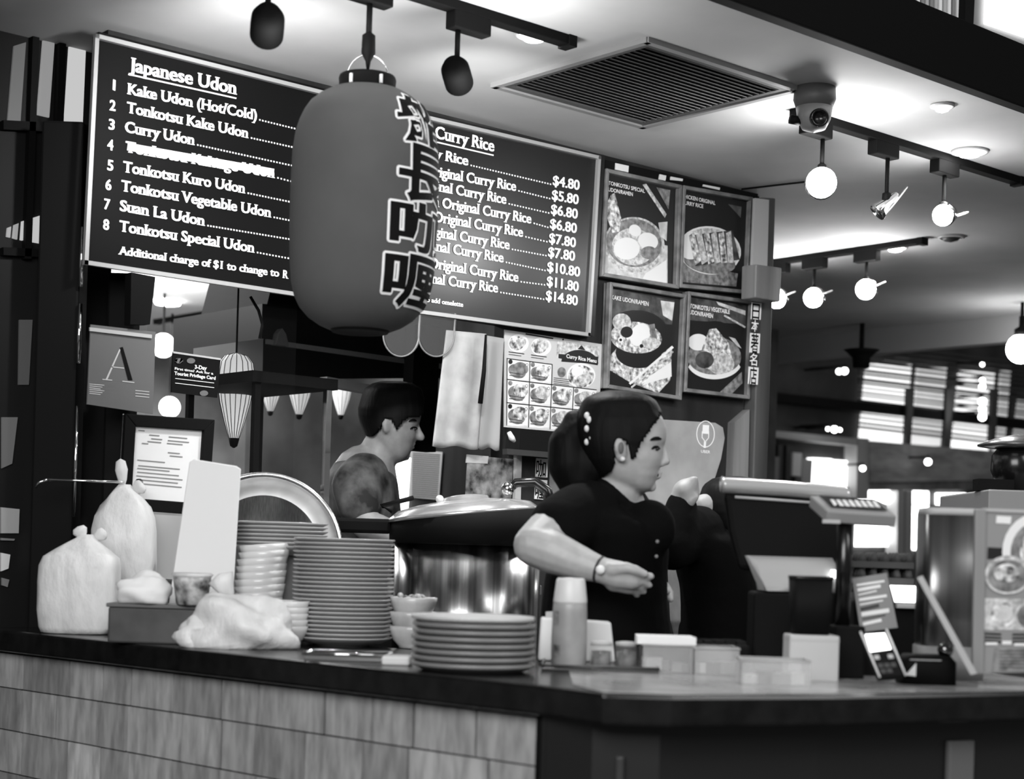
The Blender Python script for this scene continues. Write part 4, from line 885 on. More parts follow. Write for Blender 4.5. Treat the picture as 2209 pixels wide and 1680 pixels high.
bag('front white takeaway bag at the left end of the counter, knotted top', 168, 3.66, [(0, 62, 0), (3, 76, 0), (14, 80, 0), (50, 84, 0), (110, 85, 0), (145, 84, 0), (165, 78, 2), (182, 56, 6), (196, 34, 10), (206, 20, 12), (214, 13, 14)], .062, [(6, 206, 17, 28, -.5), (30, 204, 15, 30, .9)])
bag('taller white takeaway bag behind the front one, one handle standing up', 262, 3.86, [(0, 55, 0), (4, 62, 0), (60, 66, 0), (150, 68, 0), (215, 67, 0), (245, 62, 0), (268, 52, 2), (290, 34, 0), (304, 20, -3), (314, 12, -3)], .055, [(-6, 308, 14, 62, -.12), (18, 300, 17, 26, .9)])
# white stand-up card
t = thing('card_stand', 'blank white leaning card stand among the bags and plates', 'stand', tuple(cbase(430, 3.50)), CAMRZ); k_ = kk(3.5)
q = MB(); h0, h1 = 390 * k_, 390 * k_
q.slab([V((-78 * k_, 0, 0)), V((66 * k_, 0, 0)), V((72 * k_, .035, 376 * k_)), V((62 * k_, .036, 382 * k_)), V((-30 * k_, .036, 394 * k_)), V((-40 * k_, .035, 388 * k_))], (0, .006, 0)); part(t, 'card', q, WHITE, bevel=.002)
q = MB(); q.slab([V((-60 * k_, .012, .0)), V((-60 * k_, .09, .0)), V((-50 * k_, .04, .2))], (.10, 0, 0)); part(t, 'foot', q, WHITE)
# dark box, napkin wad, patterned cup, crumpled bag
k_ = kk(3.36); p = cbase(352, 3.40); t = thing('serving_box', 'low dark box at the counter edge under the napkins and patterned cup', 'box', tuple(p), CAMRZ)
part(t, 'body', MB().slab([V((-112 * k_, -.04, 0)), V((100 * k_, -.05, 0)), V((106 * k_, .06, 0)), V((-112 * k_, .06, 0))], (0, 0, .072)), mat('box_dark', .055, .5, noise=(12, .04, .075)), bevel=.004)
part(t, 'rim', MB().slab([V((-116 * k_, -.044, .072)), V((104 * k_, -.054, .072)), V((110 * k_, .064, .072)), V((-116 * k_, .064, .072))], (0, 0, .008)), mat('box_rim', .12, .4), bevel=.002)
zt_ = CT + .0805
def blob(rx, ry, rz, seed, amp=.16, nu=34, nv=20, sq=.5):
    random.seed(seed); ph = [random.uniform(0, 6.28) for _ in range(9)]; q = MB().ell((0, 0, 0), (1, 1, 1), nu, nv)
    for i, v in enumerate(q.v):
        n = math.sin(v.x * 3.1 + ph[0]) * math.sin(v.y * 3.7 + ph[1]) + .6 * math.sin(v.z * 5.3 + v.x * 4 + ph[2]) + .4 * math.sin(v.y * 8 + v.z * 6 + ph[3]) + .35 * abs(math.sin(v.x * 7 - v.z * 5 + ph[4]))
        f = 1 + amp * n; z = v.z * f * rz; q.v[i] = V((v.x * f * rx, v.y * f * ry, max(z, -rz * sq) + rz * sq))
    return q
solo('napkin_wad', 'loose wad of white napkins on the low dark box', 'napkins', blob(58 * k_, .045, 42 * k_, 4, .12), mat('napkin', .82, .8), loc=tuple(base(312, 3.38, zt_)), rz=CAMRZ, group=None)
t = thing('patterned_cup', 'small white cup with dark blotches on the low dark box', 'cup', tuple(base(413, 3.36, zt_)), CAMRZ)
part(t, 'body', MB().lathe([(30 * k_, 0), (33 * k_, 3 * k_), (40 * k_, 50 * k_), (41 * k_, 62 * k_), (37 * k_, 62 * k_), (34 * k_, 12 * k_), (0, 10 * k_)], 30), mat('cup_pattern', .4, .5, noise=(38, .03, .6)))
part(t, 'wrap', MB().lathe([(39 * k_, 58 * k_), (46 * k_, 66 * k_), (40 * k_, 70 * k_), (20 * k_, 64 * k_), (0, 66 * k_)], 22), BAG)
k_ = kk(3.24); t = thing('crumpled_bag', 'crumpled white plastic bag at the counter edge in front of the bowls', 'bag', tuple(cbase(515, 3.30)), CAMRZ)
q = blob(112 * k_, .055, 78 * k_, 11, .17, 44, 26); part(t, 'film', q, BAG)
q = blob(60 * k_, .04, 46 * k_, 5, .2, 30, 18); q.v = [v + V((-72 * k_, -.01, 0)) for v in q.v]; part(t, 'fold', q, BAG)
q = MB().lathe([(8 * k_, 0), (22 * k_, 30 * k_), (30 * k_, 52 * k_), (0, 62 * k_)], 12, T=Matrix.Translation((-20 * k_, 0, 108 * k_)) @ Matrix.Diagonal((1, .4, 1, 1)) @ Matrix.Rotation(-.5, 4, 'Y')); part(t, 'tied_handle', q, BAG)
# dishes
def plate_proto(name, label, R, h, m, group):
    return solo(name, label, 'plate', MB().lathe([(R * .52, 0), (R * .55, 0), (R * .58, h * .25), (R * .80, h * .42), (R * .97, h * .86), (R, h), (R * .985, h * 1.06), (R * .95, h * .98), (R * .78, h * .58), (R * .5, h * .42), (0, h * .40)], 40), m, group=group)
def stack(name, what, where, px, d, R, h, n, sp_, m, group, z=CT, tilt=0, make=plate_proto, mats=None, jit=.0012):
    random.seed(px); o0 = None; P = base(px, d, z)
    for i in range(n):
        lab = '%s of the %s' % (rank(n - 1 - i, n, what), where)
        loc = P + V((random.uniform(-jit, jit), random.uniform(-jit, jit), i * sp_)) + RT * (i * sp_ * tilt)
        if o0 is None: o = o0 = make(name, lab, R, h, m, group); o.location = loc
        else: o = dup(o0, loc, label=lab)
        o.rotation_euler = (0, 0, random.uniform(0, 6)) if not tilt else (0, 0, 0)
        if tilt: o.rotation_euler = (Matrix.Rotation(-tilt * .9, 4, FW)).to_euler()
        if mats: pass
    return o0
PLW = mat('plate_glaze', .46, .22)
stack('round_plate', 'plate', 'tall plate stack by the steel cooker', 737, 3.5, .107, .019, 24, .0089, PLW, 'tall stack of plates')
t = thing('plastic_tub', 'pale tub under the rear plate stack', 'tub', tuple(cbase(612, 3.70)), CAMRZ); part(t, 'body', MB().lathe([(.05, 0), (.06, .185), (.055, .185), (.046, .01), (0, .01)], 28), GREY)
stack('round_plate', 'plate', 'rear plate stack before the leaning platter', 602, 3.68, .107, .019, 7, .0086, PLW, 'rear stack of plates', z=CT + .186)
def bowl_proto(name, label, R, h, m, group):
    return solo(name, label, 'bowl', MB().lathe([(R * .5, 0), (R * .55, 0), (R * .56, h * .08), (R * .8, h * .35), (R * .94, h * .75), (R, h), (R * .97, h * 1.01), (R * .9, h * .75), (R * .74, h * .38), (R * .4, h * .16), (0, h * .15)], 36), m, group=group)
stack('rice_bowl', 'bowl', 'white bowl stack beside the blank card stand', 552, 3.60, .0555, .045, 12, .0148, WHITEG, 'leaning stack of white bowls', tilt=.10, make=bowl_proto)
stack('rice_bowl', 'bowl', 'short white bowl stack behind the crumpled bag', 607, 3.42, .0560, .042, 5, .0128, WHITEG, 'short stack of white bowls', make=bowl_proto)
stack('soup_bowl', 'bowl', 'bowl stack right of the tall plate stack', 889, 3.49, .0505, .046, 3, .030, mat('bowl_glaze', .58, .18, noise=(18, .45, .66)), 'three soup bowls', make=bowl_proto)
b = MB(); random.seed(9)
for i in range(30):
    a = random.uniform(0, 6.28); r = random.uniform(0, .036); b.ell((r * math.cos(a), r * math.sin(a), random.uniform(0, .012)), (random.uniform(.006, .014), .007, .006), 7, 5)
o_ = solo('bowl_food', 'dark chopped food heaped in the uppermost soup bowl', 'food', b, mat('chopped_food', .15, .35, noise=(60, .01, .5)), loc=tuple(cbase(889, 3.49, CT + .097))); o_['kind'] = 'stuff'
GP = [mat('plate_grey', .20, .35), mat('plate_pale', .55, .3)]
def grey_proto(name, label, R, h, m, group):
    return solo(name, label, 'plate', MB().lathe([(R * .75, 0), (R * .8, 0), (R * .97, h * .55), (R, h * .62), (R, h), (R * .96, h), (R * .8, h * .5), (0, h * .4)], 44), m, group=group)
stack('grey_plate', 'grey plate', 'nearest plate stack beside the bottle', 1020, 2.86, .106, .016, 7, .0112, GP[0], 'nearest stack of plates', make=grey_proto)
o_ = grey_proto('grey_plate', 'pale plate lying on top of the nearest stack of grey plates', .106, .017, GP[1], 'nearest stack of plates'); o_.location = cbase(1020, 2.86, CT + 7 * .0112 + .0)
t = thing('glass_tray', 'shiny flat tray lying at the counter edge before the tall plate stack', 'tray', tuple(cbase(748, 3.02)), CAMRZ); k_ = kk(3.0)
part(t, 'base', MB().slab([V((-90 * k_, -.03, 0)), V((86 * k_, -.03, 0)), V((92 * k_, .06, 0)), V((-80 * k_, .06, 0))], (0, 0, .01)), mat('tray_gloss', .3, .12, .6), bevel=.003)
part(t, 'rim', MB().tube([V((-90 * k_, -.03, .013)), V((86 * k_, -.03, .013)), V((92 * k_, .06, .013)), V((-80 * k_, .06, .013)), V((-90 * k_, -.03, .013))], .0035, 6), CHROME)
t = thing('small_white_dish', 'small square white dish at the counter edge left of the nearest plate stack', 'dish', tuple(cbase(856, 2.95)), CAMRZ)
part(t, 'body', MB().slab([V((-.026, -.02, 0)), V((.024, -.02, 0)), V((.026, .04, 0)), V((-.026, .04, 0))], (0, 0, .016)), WHITEG, bevel=.004); part(t, 'inside', MB().slab([V((-.02, -.014, .0155)), V((.018, -.014, .0155)), V((.02, .034, .0155)), V((-.02, .034, .0155))], (0, 0, .001)), LGREY)
# platter standing upright
t = thing('steel_platter', 'large round steel platter propped upright behind the plates', 'platter', tuple(cbase(562, 3.86)), CAMRZ); R = 175 * kk(3.86)
T = Matrix.Translation((0, 0, R)) @ Matrix.Rotation(math.radians(84), 4, 'X')
SM = mat('platter_steel', .55, .5, .8, noise=(6, .35, .65))
part(t, 'dish', MB().lathe([(0, -.004), (R * .40, -.004), (R * .43, .0), (R * .47, -.003), (R * .62, -.003), (R * .66, .004), (R * .9, .010), (R * .93, .012), (R * .93, .016), (R * .64, .008), (0, .002)], 64, T=T), SM)
part(t, 'rim', MB().lathe([(R * .925, .010), (R * .95, .022), (R * .985, .022), (R, .012), (R * .985, .004), (R * .95, .004)], 64, T=T), STEEL)
# rice cooker
d = 4.10; k_ = kk(d); zb = 1.0; t = thing('rice_cooker', 'big steel cooker with black collar and pale lid behind the bowls', 'cooker', tuple(base(1001, d, zb)), CAMRZ); R = 158 * k_
part(t, 'body', MB().lathe([(R * .98, 0), (R, .01), (R, .335), (R * .9, .335)], 64), mat('cooker_steel', .42, .2, 1, noise=(7, .12, .75), stretch=(4, 4, .01)))  # upright streaks in the base colour stand in for reflections
zc = .300; n = 48
def tiltz(x): return 0.11 * x
rings = []
for r, z, tl in ((R * 1.02, .322, 0), (R * 1.075, .326, 0), (R * 1.08, .355, .4), (R * 1.06, .378, 1), (R * .9, .385, 1)):
    rings.append([V((r * math.cos(2 * math.pi * i / n), r * math.sin(2 * math.pi * i / n), z + tl * tiltz(r * math.cos(2 * math.pi * i / n)) + .016 * tl)) for i in range(n)])
part(t, 'collar', MB().loft(rings), BLACK)
rings = []
for r, z in ((R * 1.04, .392), (R * 1.02, .402), (R * .9, .418), (R * .62, .428), (R * .34, .433), (R * .32, .44), (R * .15, .446), (R * .02, .446)):
    rings.append([V((r * math.cos(2 * math.pi * i / n) - .012, r * math.sin(2 * math.pi * i / n), z + tiltz(r * math.cos(2 * math.pi * i / n)))) for i in range(n)])
part(t, 'lid', MB().loft(rings), mat('lid_steel', .62, .22, .7))
part(t, 'lid_knob', MB().ell((-62 * k_, -.05, .432), .010, 12, 8), WHITEG)
q = MB(); q.tube([V((78 * k_, -.03, .455)), V((100 * k_, -.03, .478)), V((140 * k_, -.03, .482)), V((166 * k_, -.03, .462)), V((176 * k_, -.03, .42))], [.010, .012, .013, .014, .016], 10); part(t, 'carry_handle', q, BLACKG)
part(t, 'handle_joint', MB().ell((82 * k_, -.04, .462), (.016, .014, .018), 12, 8), CHROME)
q = MB(); q.box((-230 * k_, -.02, .362), (130 * k_, .04, .036)); part(t, 'side_handle', q, BLACK, bevel=.008)
q = MB(); q.tube([V((-165 * k_, 0, .40)), V((-190 * k_, 0, .412)), V((-120 * k_, 0, .435))], .006); part(t, 'latch', q, BLACK)
# bottle, napkin box, jars, tray, bins
t = thing('serving_tray', 'thin dark tray under the bottle and the small jars', 'tray', tuple(cbase(1298, 2.96)), CAMRZ); k_ = kk(2.94)
part(t, 'plate', MB().slab([V((-132 * k_, -.05, 0)), V((118 * k_, -.05, 0)), V((126 * k_, .16, 0)), V((-120 * k_, .16, 0))], (0, 0, .006)), mat('tray_dark', .04, .3), bevel=.002)
part(t, 'rim', MB().tube([V((-132 * k_, -.05, .009)), V((118 * k_, -.05, .009)), V((126 * k_, .16, .009)), V((-120 * k_, .16, .009)), V((-132 * k_, -.05, .009))], .003, 6), mat('tray_dark', .04, .3))
zt_ = CT + .0065; k_ = kk(2.97)
t = thing('squeeze_bottle', 'pale bottle with a white flat cap standing on the dark tray', 'bottle', tuple(base(1226, 2.97, zt_)), CAMRZ)
BM = mat('bottle_label', .30, .4, noise=(16, .26, .36))
part(t, 'body', MB().lathe([(36 * k_, 0), (38 * k_, 3 * k_), (38.5 * k_, 60 * k_), (37 * k_, 120 * k_), (36 * k_, 134 * k_), (34 * k_, 138 * k_)], 36), BM)
part(t, 'cap', MB().lathe([(36 * k_, 134 * k_), (36.5 * k_, 140 * k_), (31 * k_, 184 * k_), (28 * k_, 189 * k_), (0, 190 * k_)], 36), mat('cap_white', .62, .4))
q = MB()
for (ax, z0, z1, aw) in ((-28, 88, 118, 13), (-24, 20, 46, 14)):
    a0 = -math.pi / 2 + math.radians(ax * 1.9)
    n_ = 8; r = 38.8 * k_; vs_ = [(r * math.cos(a0 + math.radians(-aw + 2 * aw * i / n_)), r * math.sin(a0 + math.radians(-aw + 2 * aw * i / n_)), z * k_) for z in (z0, z1) for i in range(n_ + 1)]
    q.add(vs_, [(i, i + 1, n_ + 2 + i, n_ + 1 + i) for i in range(n_)])
part(t, 'label_print', q, mat('label_dark', .10, .5, noise=(40, .04, .3)))
t = thing('napkin_box', 'white napkin box behind the bottle on the dark tray', 'box', tuple(base(1244, 3.09, zt_)), CAMRZ); k_ = kk(3.07)
part(t, 'box', MB().slab([V((-84 * k_, 0, 0)), V((84 * k_, 0, 0)), V((72 * k_, 0, 88 * k_)), V((-80 * k_, 0, 94 * k_))], (0, .05, 0)), WHITE, bevel=.004)
part(t, 'paper_tongue', MB().slab([V((-70 * k_, .012, 86 * k_)), V((-40 * k_, .012, 88 * k_)), V((-42 * k_, .014, 108 * k_)), V((-70 * k_, .014, 106 * k_))], (0, .002, 0)), LGREY)
for lab, px, m in (('small clear jar of dark seasoning just right of the bottle', 1296, 0), ('small clear jar of dark seasoning second right of the bottle', 1350, 1)):
    k_ = kk(2.97); t = thing('spice_jar', lab, 'jar', tuple(base(px, 2.97, zt_)), CAMRZ, 'seasoning jars'); r = 25 * k_
    part(t, 'glass', MB().lathe([(r * .9, 0), (r, .003), (r, 44 * k_), (r * .85, 48 * k_)], 24), mat('jar_glass', .5, .06, alpha=.16)); part(t, 'lid', MB().lathe([(r * .95, 46 * k_), (r * .95, 54 * k_), (r * .5, 56 * k_), (0, 56 * k_)], 24), LGREY)
    part(t, 'contents', MB().lathe([(0, .003), (r * .85, .003), (r * .85, 34 * k_), (0, 36 * k_)], 20), mat('spice', .06, .7, noise=(30, .01, .3)))
def bin_(label, xa, xb, d, hpx, dep, fill):
    k_ = kk(d); px = (xa + xb) / 2; w_ = (xb - xa) * k_ / 2; h_ = hpx * k_; t = thing('clear_bin', label, 'bin', tuple(cbase(px, d)), CAMRZ, 'clear counter bins')
    for nm, a, b_ in (('front_wall', (-w_, 0, 0), (w_, .003, h_)), ('back_wall', (-w_, dep - .003, 0), (w_, dep, h_)), ('side_wall', (-w_, 0, 0), (-w_ + .003, dep, h_)), ('side_wall', (w_ - .003, 0, 0), (w_, dep, h_)), ('floor', (-w_, 0, 0), (w_, dep, .003))):
        part(t, nm if nm != 'floor' else 'base_plate', MB().bb(a, b_), mat('bin_plastic', .6, .12, alpha=.3))
    part(t, 'top_edge', MB().tube([V((-w_, 0, h_)), V((w_, 0, h_)), V((w_, dep, h_)), V((-w_, dep, h_)), V((-w_, 0, h_))], .0022, 6), LGREY)
    random.seed(xa)
    for i in range(fill):
        x = -w_ + .02 + (2 * w_ - .04) * i / max(1, fill - 1); s_ = random.uniform(.012, .02)
        q = MB().box((0, 0, s_ * .6), (s_ * 1.6, .02, s_ * 1.2), 0, RT_(random.uniform(-.6, .6)))
        o = solo('sauce_sachet', '%s %s packet inside the %s' % (('white', 'mid grey', 'pale grey', 'last white')[i], 'small', label), 'sachet', q, [WHITE, GREY, LGREY][i % 3], group='sauce packets in the clear bins')
        o.location = cbase(px, d) + RT * x + FW * (.02 + random.uniform(0, max(.001, dep - .05))) + UP * (.0035)
    return t
bin_('left clear bin beside the seasoning jars', 1386, 1494, 2.92, 62, .10, 3)
bin_('middle clear bin between the jars and the white box', 1498, 1594, 2.90, 60, .10, 3)
bin_('right clear bin before the plain white box', 1600, 1748, 2.68, 58, .07, 4)
q = MB().slab([V((-.052, 0, 0)), V((.052, 0, 0)), V((.05, .08, 0)), V((-.05, .08, 0))], (0, 0, .014)); solo('paper_pad', 'white pad of order slips lying across the left clear bin', 'paper', q, WHITE, loc=tuple(base(1438, 2.93, CT + 63 * kk(2.92))), rz=CAMRZ)
k_ = kk(2.84); t = thing('white_box', 'plain white box at the counter edge under the black bin', 'box', tuple(cbase(1755, 2.84)), CAMRZ)
part(t, 'body', MB().bb((-54 * k_, 0, 0), (54 * k_, .07, 100 * k_)), mat('box_white', .5, .6), bevel=.003); part(t, 'lid_seam', MB().bb((-54.5 * k_, -.0006, 88 * k_), (54.5 * k_, .0705, 89 * k_)), LGREY)
t = thing('black_bin', 'black tapered bin standing on the plain white box', 'bin', tuple(base(1753, 2.85, CT + 100.5 * k_)), CAMRZ)
part(t, 'body', MB().loft([rounded_ring(40 * k_, .026, 0, 28, 5), rounded_ring(46 * k_, .028, 122 * k_, 28, 5)]), BLACK); part(t, 'rim', MB().loft([rounded_ring(47 * k_, .03, 120 * k_, 28, 5), rounded_ring(47 * k_, .03, 127 * k_, 28, 5), rounded_ring(40 * k_, .024, 127 * k_, 28, 5)]), BLACKG)
for v in t.children: v.location.y = .032
# POS terminal
k_ = kk(3.2); t = thing('till_monitor', 'wide black till monitor seen from behind, pale glossy top edge', 'till', tuple(cbase(1690, 3.2)), CAMRZ); zc = lambda y: (HZ(1690) - y) * k_ + EYE - CT
Xp = lambda x: (x - 1690) * k_
q = MB(); q.slab([V((Xp(1552), 0, zc(1066))), V((Xp(1826), 0, zc(1078))), V((Xp(1822), .0, zc(1240))), V((Xp(1590), .0, zc(1232))), V((Xp(1566), 0, zc(1150)))], (0, .03, 0)); part(t, 'housing', q, BLACK, bevel=.01)
rings = [[V((Xp(x), .012 + .03 * math.cos(a), z0 + .016 * math.sin(a))) for a in [2 * math.pi * i / 20 for i in range(20)]] for x, z0 in ((1546, zc(1048)), (1552, zc(1050)), (1680, zc(1054)), (1812, zc(1062)), (1820, zc(1063)))]
part(t, 'top_cover', MB().loft(rings), mat('till_cover', .5, .15, .3))
part(t, 'highlight_line', MB().tube([V((Xp(1574), -.003, zc(1075))), V((Xp(1742), -.003, zc(1082)))], .003, 6), LGREY)  # thin highlight on the casing, modelled as a pale line
part(t, 'neck', MB().bb((Xp(1668), .005, .012), (Xp(1720), .03, zc(1230))), BLACK); part(t, 'foot', MB().bb((Xp(1620), -.03, 0), (Xp(1770), .07, .014)), BLACK, bevel=.004)
k_ = kk(3.06); t = thing('receipt_printer', 'black receipt printer with a pale curved cover below the till monitor', 'printer', tuple(cbase(1700, 3.08)), CAMRZ); zc = lambda y: (HZ(1700) - y) * k_ + EYE - CT; Xp = lambda x: (x - 1700) * k_
part(t, 'body', MB().bb((Xp(1622), 0, 0), (Xp(1800), .09, zc(1278))), BLACK, bevel=.006)
rings = []
for x in (1612, 1630, 1700, 1770, 1800): rings.append([V((Xp(x) + max(0, 1640 - x) * 1.3 * k_ * (zc(1200) - z) / (zc(1200) - zc(1276)), y, z)) for y, z in ((0, zc(1276)), (-.004, zc(1262)), (.004, zc(1235)), (.02, zc(1212)), (.05, zc(1200)), (.09, zc(1200)), (.09, zc(1276)))])
part(t, 'cover', MB().loft(rings), mat('printer_cover', .42, .25)); part(t, 'lamp_window', MB().bb((Xp(1786), -.006, zc(1245)), (Xp(1808), .0, zc(1226))), SCREEN)
k_ = kk(3.12); t = thing('black_keyboard', 'low black keyboard tray in front of the woman with faint glints', 'keyboard', tuple(cbase(1508, 3.02)), CAMRZ)
part(t, 'body', MB().bb((-.094, 0, 0), (.094, .1, .05)), BLACK, bevel=.008)
for i in range(9):
    for j in range(3): part(t, 'key', MB().bb((-.089 + i * .0198, .015 + j * .026, .05), (-.074 + i * .02, .036 + j * .026, .056)), BLACKG)
# customer display on its pole
k_ = kk(2.92); t = thing('customer_display', 'small tilted grey customer display on a black pole', 'display', tuple(cbase(1828, 2.92)), CAMRZ); zc = lambda y: (HZ(1828) - y) * k_ + EYE - CT; Xp = lambda x: (x - 1828) * k_
part(t, 'base', MB().bb((Xp(1798), 0, 0), (Xp(1864), .06, zc(1350))), BLACK, bevel=.004); part(t, 'pole', MB().lathe([(17 * k_, zc(1352)), (17 * k_, zc(1122)), (10 * k_, zc(1118))], 24, c=(Xp(1820), .03, 0)), BLACKG)
q = MB(); q.slab([V((Xp(1746), .05, zc(1068))), V((Xp(1898), .05, zc(1074))), V((Xp(1922), -.01, zc(1110))), V((Xp(1772), -.01, zc(1104)))], (.0, .012, -.020)); part(t, 'casing', q, mat('display_casing', .28, .35), bevel=.003)
q = MB(); q.slab([V((Xp(1764), .044, zc(1072) + .0035)), V((Xp(1888), .044, zc(1077) + .0035)), V((Xp(1904), .004, zc(1102) + .0035)), V((Xp(1784), .004, zc(1098) + .0035))], (0, -.002, -.001)); sc2 = part(t, 'screen', q, mat('display_screen', .02, .2))
q = MB()
for i in range(8): q.slab([V((Xp(1786 + i * 13), .030, zc(1082) + .004)), V((Xp(1794 + i * 13), .030, zc(1082.5) + .004)), V((Xp(1800 + i * 13), .010, zc(1097) + .004)), V((Xp(1790 + i * 13), .010, zc(1096) + .004))], (0, -.001, .0005))
part(sc2, 'digit_bars', q, mat('display_digits', .5, .4, emit=.12)); part(t, 'logo_plate', MB().bb((Xp(1762), -.012, zc(1130)), (Xp(1800), -.006, zc(1122))), LGREY)
# price card, black machine, egg trays, terminal, scanner
k_ = kk(3.0); pcd = Plane(p=cbase(1885, 2.99) + UP * .1, n=-FW + UP * .2)
t = thing('price_card', 'tilted grey card of printed lines between the black pole and the card reader', 'card', tuple(cbase(1885, 2.99)), CAMRZ)
q = MB(); PS(q, pcd, [(1838, 1248), (1912, 1236), (1936, 1354), (1856, 1364)], .003); part(t, 'card', q, GREY, world=True); q = MB(); pq = Plane(p=pcd.p + pcd.n * .0035, n=pcd.n)
for i, (m, w_) in enumerate(((1, 5), (1, 7), (1, 3), (1, 6), (1, 3), (0, 8), (1, 9), (0, 3), (1, 7))):
    y = 1262 + i * 10.5; x = 1846 + i * 1.7; PL(q, pq, (x + 2, y), (x + 62 - (i % 3) * 10, y - 9), w_, .0005, m)
part(t, 'print', q, [DARK2, WHITE], world=True, fix=False); q = MB(); q.slab([cbase(1862, 3.02), cbase(1930, 3.02), base(1920, 3.03, CT + .1), base(1868, 3.03, CT + .1)], FW * .03); part(t, 'stand', q, BLACK, world=True)
k_ = kk(3.18); t = thing('black_cash_box', 'black machine under the egg trays at the right of the counter', 'machine', tuple(cbase(1925, 3.18)), CAMRZ)
part(t, 'body', MB().bb((-86 * k_, 0, 0), (80 * k_, .10, 152 * k_)), BLACK, bevel=.006)
q = MB(); q.slab([V((0 * k_, -.012, 150 * k_)), V((60 * k_, -.012, 150 * k_)), V((46 * k_, .0, 186 * k_)), V((-8 * k_, .0, 186 * k_))], (0, .012, 0)); part(t, 'lit_surface', q, SCREEN)
part(t, 'button_row', MB().bb((2 * k_, -.016, 138 * k_), (56 * k_, 0, 146 * k_)), LGREY)
for v_ in t.children:
    pass
for i in range(3):
    q = MB(); k2 = kk(3.24); lab = '%s in the stack of dark egg trays behind the black pole' % rank(2 - i, 3, 'tray')
    q.bb((-62 * k2, -.03, 0), (60 * k2, .05, .012))
    for a in range(5):
        for c_ in range(3): q.lathe([(.010, .010), (.006, .026), (.002, .030)], 8, c=((-50 + a * 25) * k2, -.018 + c_ * .028, 0))
    solo('egg_tray', lab, 'egg tray', q, mat('egg_tray_card', .05, .8), loc=tuple(base(1904, 3.25, CT + 152 * kk(3.18) + .001 + i * .031)), rz=CAMRZ, group='stacked egg trays')
pct = Plane(p=cbase(1905, 2.66), n=-FW + UP * .45 + RT * .05); t = thing('card_reader', 'dark handheld card reader with a bright screen propped at the counter edge', 'card reader', tuple(cbase(1920, 2.7)), CAMRZ)
q = MB(); q.slab([pct.at(1856, 1362), pct.at(1912, 1357), pct.at(1954, 1458), pct.at(1898, 1462)], -pct.n * .018); part(t, 'body', q, BLACK, world=True, bevel=.003)
q = MB(); PS(q, pct, [(1866, 1369), (1908, 1366), (1922, 1400), (1878, 1406)], .0012); part(t, 'screen', q, SCREEN, world=True)
for (x, y) in ((1884, 1414), (1914, 1412), (1892, 1432), (1906, 1431), (1920, 1430), (1898, 1444), (1912, 1443)):
    q = MB(); PS(q, pct, [(x, y), (x + 11, y - 1), (x + 14, y + 8), (x + 3, y + 9)], .0014); part(t, 'key', q, LGREY if y < 1420 else DARK2, world=True)
for a, c_ in (((1856, 1362), (1898, 1461)), ((1912, 1357), (1954, 1457))): part(t, 'edge_trim', MB().tube([pct.at(*a, .001), pct.at(*c_, .001)], .0016, 6), WHITE, world=True)
k_ = kk(2.86); t = thing('barcode_scanner', 'black rounded scanner with a glinting chrome ball right of the card reader', 'scanner', tuple(cbase(1996, 2.86)), CAMRZ)
part(t, 'body', MB().loft([rounded_ring(60 * k_, .04, 0, 30, 4), rounded_ring(60 * k_, .04, 50 * k_, 30, 4), rounded_ring(48 * k_, .032, 64 * k_, 30, 4)]), BLACK); part(t, 'chrome_ball', MB().ell((38 * k_, -.01, 76 * k_), 17 * k_, 18, 12), mat('dark_chrome', .2, .1, 1))
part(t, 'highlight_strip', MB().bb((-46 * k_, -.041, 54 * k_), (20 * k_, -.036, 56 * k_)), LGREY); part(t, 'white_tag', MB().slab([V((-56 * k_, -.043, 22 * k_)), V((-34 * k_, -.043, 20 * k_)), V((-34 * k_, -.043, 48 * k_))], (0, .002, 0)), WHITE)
q = MB(); q.slab([at(1978, 1246, d=2.72), at(1990, 1241, d=2.72), at(2108, 1452, d=2.70), at(2094, 1456, d=2.70)], ray(2046, 1350).normalized() * .09); o_ = solo('acrylic_sheet', 'pale acrylic sheet leaning edge-on before the dark steel canister', 'sheet', q, mat('acrylic_edge', .40, .3), loc=tuple(cbase(2100, 2.7)), world=True)
t = thing('steel_canister', 'tall dark steel canister left of the menu flyer', 'canister', tuple(cbase(2043, 3.0)), CAMRZ); k_ = kk(3.0); zc = lambda y: (HZ(2043) - y) * k_ + EYE - CT
CS = mat('canister_steel', .10, .28, .9, noise=(5, .02, .30), stretch=(3, 3, .02))  # columns of reflection painted into the steel as stretched noise
part(t, 'body', MB().loft([rounded_ring(66 * k_, .045, .0, 36, 5), rounded_ring(68 * k_, .047, zc(1112), 36, 5)]), CS); part(t, 'lid', MB().loft([rounded_ring(68 * k_, .047, zc(1112), 36, 5), rounded_ring(66 * k_, .045, zc(1097), 36, 5)]), LGREY)
part(t, 'base_band', MB().loft([rounded_ring(69 * k_, .048, .0, 36, 5), rounded_ring(69 * k_, .048, zc(1392), 36, 5)]), GREY)
t = thing('menu_flyer', 'standing flyer of food bowls at the right edge of the counter', 'flyer', tuple(cbase(2190, 2.80)), CAMRZ); pfl = Plane(p=cbase(2190, 2.80), n=-FW)
q = MB(); PS(q, pfl, [(2116, 1097), (2330, 1106), (2330, 1447), (2108, 1452)], .003); part(t, 'sheet', q, mat('flyer_paper', .25, .5), world=True)
q = MB(); PS(q, pfl, [(2100, 1098), (2124, 1098), (2118, 1453), (2094, 1453)], .012); part(t, 'frame_edge', q, mat('flyer_frame', .24, .4), world=True, bevel=.002)
q = MB(); PS(q, pfl, [(2118, 1096), (2330, 1104), (2330, 1112), (2118, 1103)], .006); part(t, 'top_edge', q, LGREY, world=True)
q = MB(); q.slab([cbase(2110, 2.8), cbase(2330, 2.8), cbase(2330, 2.9), cbase(2110, 2.9)], UP * .006); part(t, 'foot', q, GLASS, world=True)
